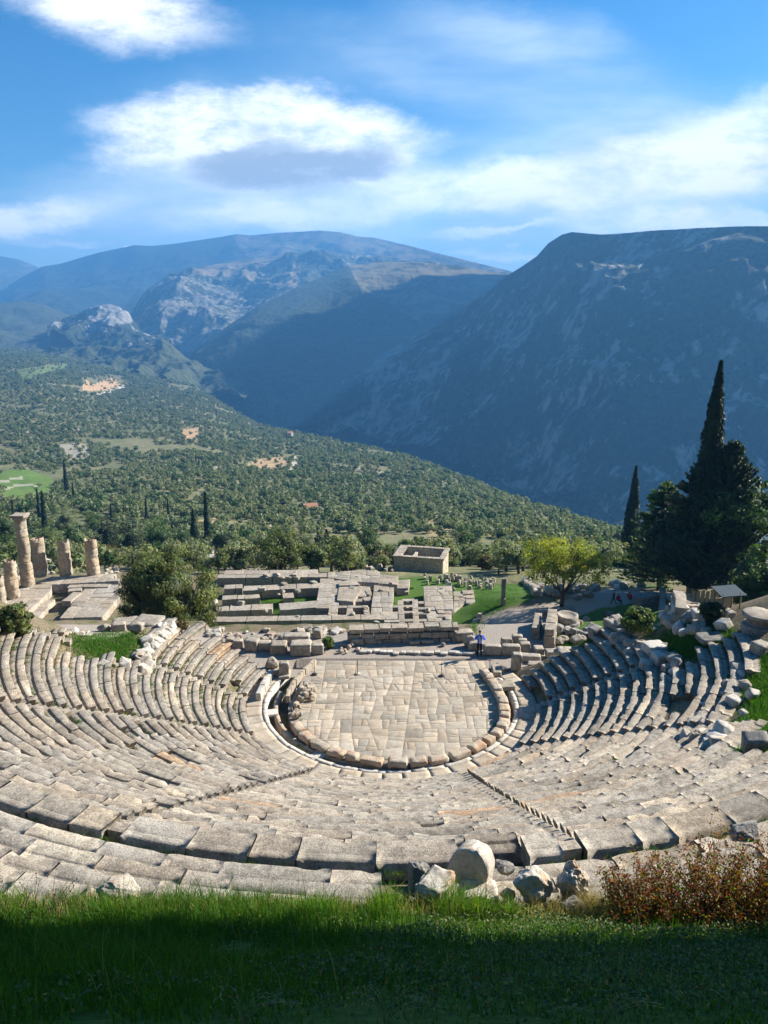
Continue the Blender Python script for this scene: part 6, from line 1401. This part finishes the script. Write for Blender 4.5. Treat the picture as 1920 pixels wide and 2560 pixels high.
# --- grass and weeds
def blades(mb, X, Y, Z, h, w, tint, bend=.5, r=rng, lean=None):
    n = len(X); a = r.uniform(0, 2*math.pi, n); d = np.stack([np.cos(a), np.sin(a), a*0], -1)*w[:, None]/2; b = r.uniform(0, 2*math.pi, n); L = np.stack([np.cos(b), np.sin(b), b*0], -1)*(h*r.uniform(.05, bend, n))[:, None]
    B = np.stack([X, Y, Z-.02], -1); up = np.stack([h*0, h*0, h], -1)
    m1 = B+up*.55+L*.3; tp = B+up*np.stack([h*0+1, h*0+1, r.uniform(.8, 1, n)], -1)+L
    V = np.stack([B-d, B+d, m1+d*.7, m1-d*.7, tp], 1).reshape(-1, 3); k = np.arange(n)[:, None]*5
    mb.add(V, k+np.array([[0, 1, 2, 3]]), tint); mb.f.append(k+np.array([[3, 2, 4]])+mb.n-len(V)); mb.t.append(np.asarray(tint, float) if np.asarray(tint).ndim == 2 else np.tile(tint, (n, 1)))
def gt(n, lo=.6, hi=1.4, dry=.06):
    b = rng.uniform(lo, hi, n); t = np.stack([b, b, b, (rng.random(n) > .4)*1.], 1); i = rng.random(n) < dry; t[i, 0] *= 2.6; t[i, 1] *= 1.25; return t
n = 125000; X = rng.uniform(-9.5, 9.5, n); Y = 4.6+9.4*rng.random(n)**.8; k = (np.abs(X) < 1.6+Y*.62); X, Y = X[k], Y[k]; f_ = fbm(np.stack([X*.8, Y*.8, X*0], -1), 3, 5)
keep = (rng.random(len(X)) < np.clip(1-.6*sstep(-2.5, 2.5, X+f_*4), .3, 1)) & (f_ > -.45); X, Y, f_ = X[keep], Y[keep], f_[keep]
h = rng.uniform(.16, .5, len(X))*(1+1.1*f_)*(1-.38*sstep(-2.5, 2.5, X+f_*4))*np.interp(Y, [4, 8, 14], [.6, .9, 1.05]); mb = MB(); blades(mb, X, Y, height(X, Y), h, rng.uniform(.008, .018, len(X)), gt(len(X)), .7)
o = mb.build('grass', ML['grass']); tag(o, 'thick green grass on the steep bank in the foreground', kind='stuff')
n = 16000; X = rng.uniform(-9, 9, n); Y = rng.uniform(12.6, 14.15, n); f_ = fbm(np.stack([X*1.6, Y*1.2, X*0+8], -1), 3, 15); k = f_ > .02; X, Y, f_ = X[k], Y[k], f_[k]
mb = MB(); blades(mb, X, Y, height(X, Y), rng.uniform(.3, .75, len(X))*(.45+1.9*f_), rng.uniform(.01, .02, len(X)), gt(len(X), .8, 1.6, .2), .8); tag(mb.build('grass', ML['grass']), 'taller ragged grass tufts along the brink of the bank', kind='stuff')
# low leafy weeds on the right half
n = 60000; X = rng.uniform(-6, 9.5, n); Y = 4.8+9.1*rng.random(n)**.8; f_ = fbm(np.stack([X*1.1, Y*1.1, X*0+4], -1), 3, 6); k = (np.abs(X) < 1.6+Y*.62) & (rng.random(n) < sstep(-4, 2, X+f_*5)); X, Y, f_ = X[k], Y[k], f_[k]
Z = height(X, Y)+rng.random(len(X))*(.16+.18*(f_+.5)); mb = MB(); leaf_quads(mb, np.stack([X, Y, Z], -1), np.tile([0, -.2, 1.], (len(X), 1)), .026, gt(len(X), .5, 1.5, .08), .6)
o = mb.build('weeds', ML['weed']); tag(o, 'low leafy weeds among the grass on the right of the bank', kind='stuff')
# pale dry stalks along the brink and a few near the camera
def stalks(X, Y, h, m, name, label, w=.006, bend=.35, tint=None):
    mb = MB(); blades(mb, X, Y, height(X, Y), h, np.full(len(X), w), gt(len(X), .7, 1.2, 0) if tint is None else tint, bend); return tag(mb.build(name, ML[m]), label, kind='stuff')
X = rng.normal(0, 1, 5200)*.5+rng.choice(np.linspace(-8.5, 4.8, 17), 5200); stalks(X, rng.uniform(12.6, 13.95, 5200), rng.uniform(.15, .62, 5200), 'straw', 'dry_grass', 'pale dry grass heads along the brink', .009)
X = rng.uniform(-7, 7, 420); stalks(X, rng.uniform(5.6, 12, 420), rng.uniform(.3, .75, 420), 'straw', 'dry_stalks', 'scattered dry stalks rising from the foreground grass', .007, .6)
n = 3600; X = rng.normal(4.15, .45, n); Y = rng.normal(13.5, .4, n); k = (Y > 12.2); X, Y = X[k], Y[k]; stalks(X, Y, rng.uniform(.15, .8, len(X))*np.exp(-((X-4.2)/.6)**2*.5), 'straw', 'dry_weeds', 'tangle of straw coloured weeds left of the red bush', .005, .8)
for i, (px, w_px, hh, lb) in enumerate([(610, 70, .45, 'drooping dry oat stalks at the bottom edge, left of centre'), (965, 70, .45, 'drooping dry oat stalks at the bottom edge, at the centre'), (1500, 60, .45, 'drooping dry oat stalks at the bottom edge, right of centre')]):
    mb = MB(); pz = PD(px, 2610, 4.6); base = np.array([pz[0], pz[1], float(height(pz[0], pz[1]))]); r = random.Random(i)
    for j in range(9):
        a = r.uniform(-.9, .9)+(0 if j % 2 else .3); q = [np.array([0, 0, 0.])]; dr = np.array([math.sin(a)*.25, r.uniform(-.1, .1), 1.])
        for s in range(9): q.append(q[-1]+dr/np.linalg.norm(dr)*hh*1.3/9); dr = dr+np.array([math.sin(a)*.28, 0, -.17*s*.35])
        add_tube(mb, q, np.linspace(.0035, .0012, 10), 4)
        for s in range(5): leaf_quads(mb, np.array([q[-1-s]]), np.array([[0, -1., .2]]), .022, (1, 1, 1, 1), .22, np.array([[math.sin(a), 0, -.6]]))
    o = mb.build('oat_stalks', ML['straw']); o.location = base; tag(o, lb, 'dry grass')
# dark dry stems at the left edge
mb = MB()
for j in range(46):
    b_ = np.array([rng.uniform(-1.1, .9), rng.uniform(-.6, .6), 0]); q = [b_]; dr = np.array([rng.uniform(-.2, .6), 0, 1.])
    for s in range(6): q.append(q[-1]+dr/np.linalg.norm(dr)*rng.uniform(.09, .15)); dr = dr+np.array([rng.uniform(-.2, .3), rng.uniform(-.2, .2), 0])
    add_tube(mb, q, np.linspace(.006, .002, 7), 4, (1, 1, 1, 1)); 
    for s in (3, 4, 5, 6): leaf_quads(mb, np.array([q[s]]), np.array([[0, -1., 0]]), .035, (1, 1, 1, 1), .3, np.array([[.4, 0, 1.]]))
q_ = PD(45, 2330, 12.2); o = mb.build('dry_bush', MP['twig']); o.location = (q_[0], q_[1], float(height(q_[0], q_[1]))); tag(o, 'sparse dark dry stems leaning right at the left edge of the bank', 'dry plant')
# red bush on the right
rb = empty('red_bush', PD(1745, 2290, 12.6), 'large twiggy bush with rust red and orange leaves at the right edge of the bank', 'bush'); rb.location.z = float(height(rb.location.x, rb.location.y))
tw = MB(); lf = MB(); tips = []
for j in range(420):
    a = rng.uniform(-1.75, 1.75); q = [np.array([a*.85, rng.uniform(-.7, .7), -.1])]; dr = np.array([a*.28+rng.uniform(-.25, .2), rng.uniform(-.3, .3), 1.]); L = rng.uniform(.9, 1.95)*(1-.22*abs(a+(-.3))**1.2 if a < 0 else 1.02)
    for s in range(7): q.append(q[-1]+dr/np.linalg.norm(dr)*L/7); dr = dr+np.array([rng.uniform(-.25, .25), rng.uniform(-.25, .25), -.02])
    add_tube(tw, q, np.linspace(.008, .002, 8), 4); tips += [(q[s], s) for s in range(2, 8)]
tips_p = np.array([t[0] for t in tips]); reps = 10; c = np.repeat(tips_p, reps, 0)+rng.normal(0, .05, (len(tips_p)*reps, 3)); n = len(c)
b = rng.uniform(.5, 1.6, n); T_ = np.stack([b, b*rng.uniform(.6, 1.4, n), b*.8, (rng.random(n) > .35)*1.], 1); g_ = rng.random(n) < .3; T_[g_] *= np.array([.5, 1.6, .9, 1]); T_[:, 3] = np.clip(T_[:, 3], 0, 1); T_[:, :3] *= .8
leaf_quads(lf, c, rng.normal(0, 1, (n, 3)), .03, T_, .55); tw.build('twigs', MP['twig'], rb); lf.build('leaves', ML['red'], rb)
# grass patches further down
def patch(poly, n, h, label, z=None, w=.03):
    xs = [a[0] for a in poly]; ys = [a[1] for a in poly]; x = rng.uniform(min(xs), max(xs), n*2); y = rng.uniform(min(ys), max(ys), n*2); i = inpoly(x, y, poly); x, y = x[i][:n], y[i][:n]
    P3 = np.array([ground(a, b) for a, b in zip(x[::12], y[::12])]); rep = 14; Q_ = np.repeat(P3, rep, 0); Q_[:, :2] += rng.normal(0, .38, (len(Q_), 2)); Z = height(Q_[:, 0], Q_[:, 1])
    ok = np.abs(Z-Q_[:, 2]) < .6; Q_ = Q_[ok]; Z = Z[ok]
    mb = MB(); blades(mb, Q_[:, 0], Q_[:, 1], Z, rng.uniform(.5, 1.2, len(Z))*h, np.full(len(Z), w), gt(len(Z), .8, 1.5, .03), .7); tag(mb.build('grass', ML['grass']), label, kind='stuff')
patch([(180, 1592), (345, 1575), (365, 1600), (340, 1650), (205, 1650)], 7000, .22, 'bright green grass patch between the left seats')
patch([(1640, 1600), (1700, 1570), (1800, 1575), (1840, 1600), (1720, 1650), (1690, 1640)], 7000, .26, 'sunlit green grass above the right seats')
patch([(1840, 1660), (1925, 1610), (1930, 1900), (1810, 1880), (1880, 1780)], 14000, .26, 'green grass strip along the right edge')
patch([(1390, 1590), (1560, 1570), (1560, 1600), (1420, 1620)], 3000, .22, 'shaded grass behind the right seats')
patch([(1190, 1440), (1300, 1450), (1290, 1500), (1200, 1560), (1185, 1580)], 5000, .22, 'green grass left of the stone pillar', w=.04)
patch([(560, 1480), (800, 1480), (800, 1540), (560, 1540)], 4000, .3, 'grass between the temple walls', w=.05)
# tufts growing in the joints of the seats and paving
def tufts(n, pick, h, w, label):
    mb = MB(); c = 0
    while c < n:
        x, y, z, s = pick(); m_ = int(12*s)+4; X = x+rng.normal(0, .08*s, m_); Y = y+rng.normal(0, .05*s, m_); blades(mb, X, Y, np.full(m_, z), rng.uniform(.5, 1.2, m_)*h*s, np.full(m_, w), gt(m_, .7, 1.4, .2), .8); c += 1
    tag(mb.build('weeds', ML['grass']), label, kind='stuff')
def pick_seat():
    while True:
        i = random.randrange(1, NR); r = R0+i*RW; th = random.uniform(-100, 95)
        if not (-105 < th < -30 and random.random() < .8) and random.random() < .7: continue
        t = R(th); x, y = C[0]+(r-.04)*math.sin(t), C[1]-(r-.04)*math.cos(t)
        if ok_seat(x, y, r, th): return x, y, i*RH-.06, random.uniform(.5, 1.5)
tufts(1500, pick_seat, .13, .02, 'small green weeds growing in the joints of the seats')
def pick_walk():
    t = R(random.uniform(-60, 40)); r = RTOP+random.uniform(0, .3); return C[0]+r*math.sin(t), C[1]-r*math.cos(t), ZTOP-.2, random.uniform(.5, 1.5)
tufts(330, pick_walk, .16, .014, 'grass growing along the walkway behind the top row')
def pick_ring():
    t = R(random.uniform(-80, 80)); r = random.choice([5.9, 6.95, 7.0]); return OC[0]+r*math.sin(t), OC[1]-r*math.cos(t), 0 if r < 6.5 else -.1, random.uniform(.4, 1.3)
tufts(160, pick_ring, .14, .02, 'weeds growing beside the orchestra parapet and gutter')
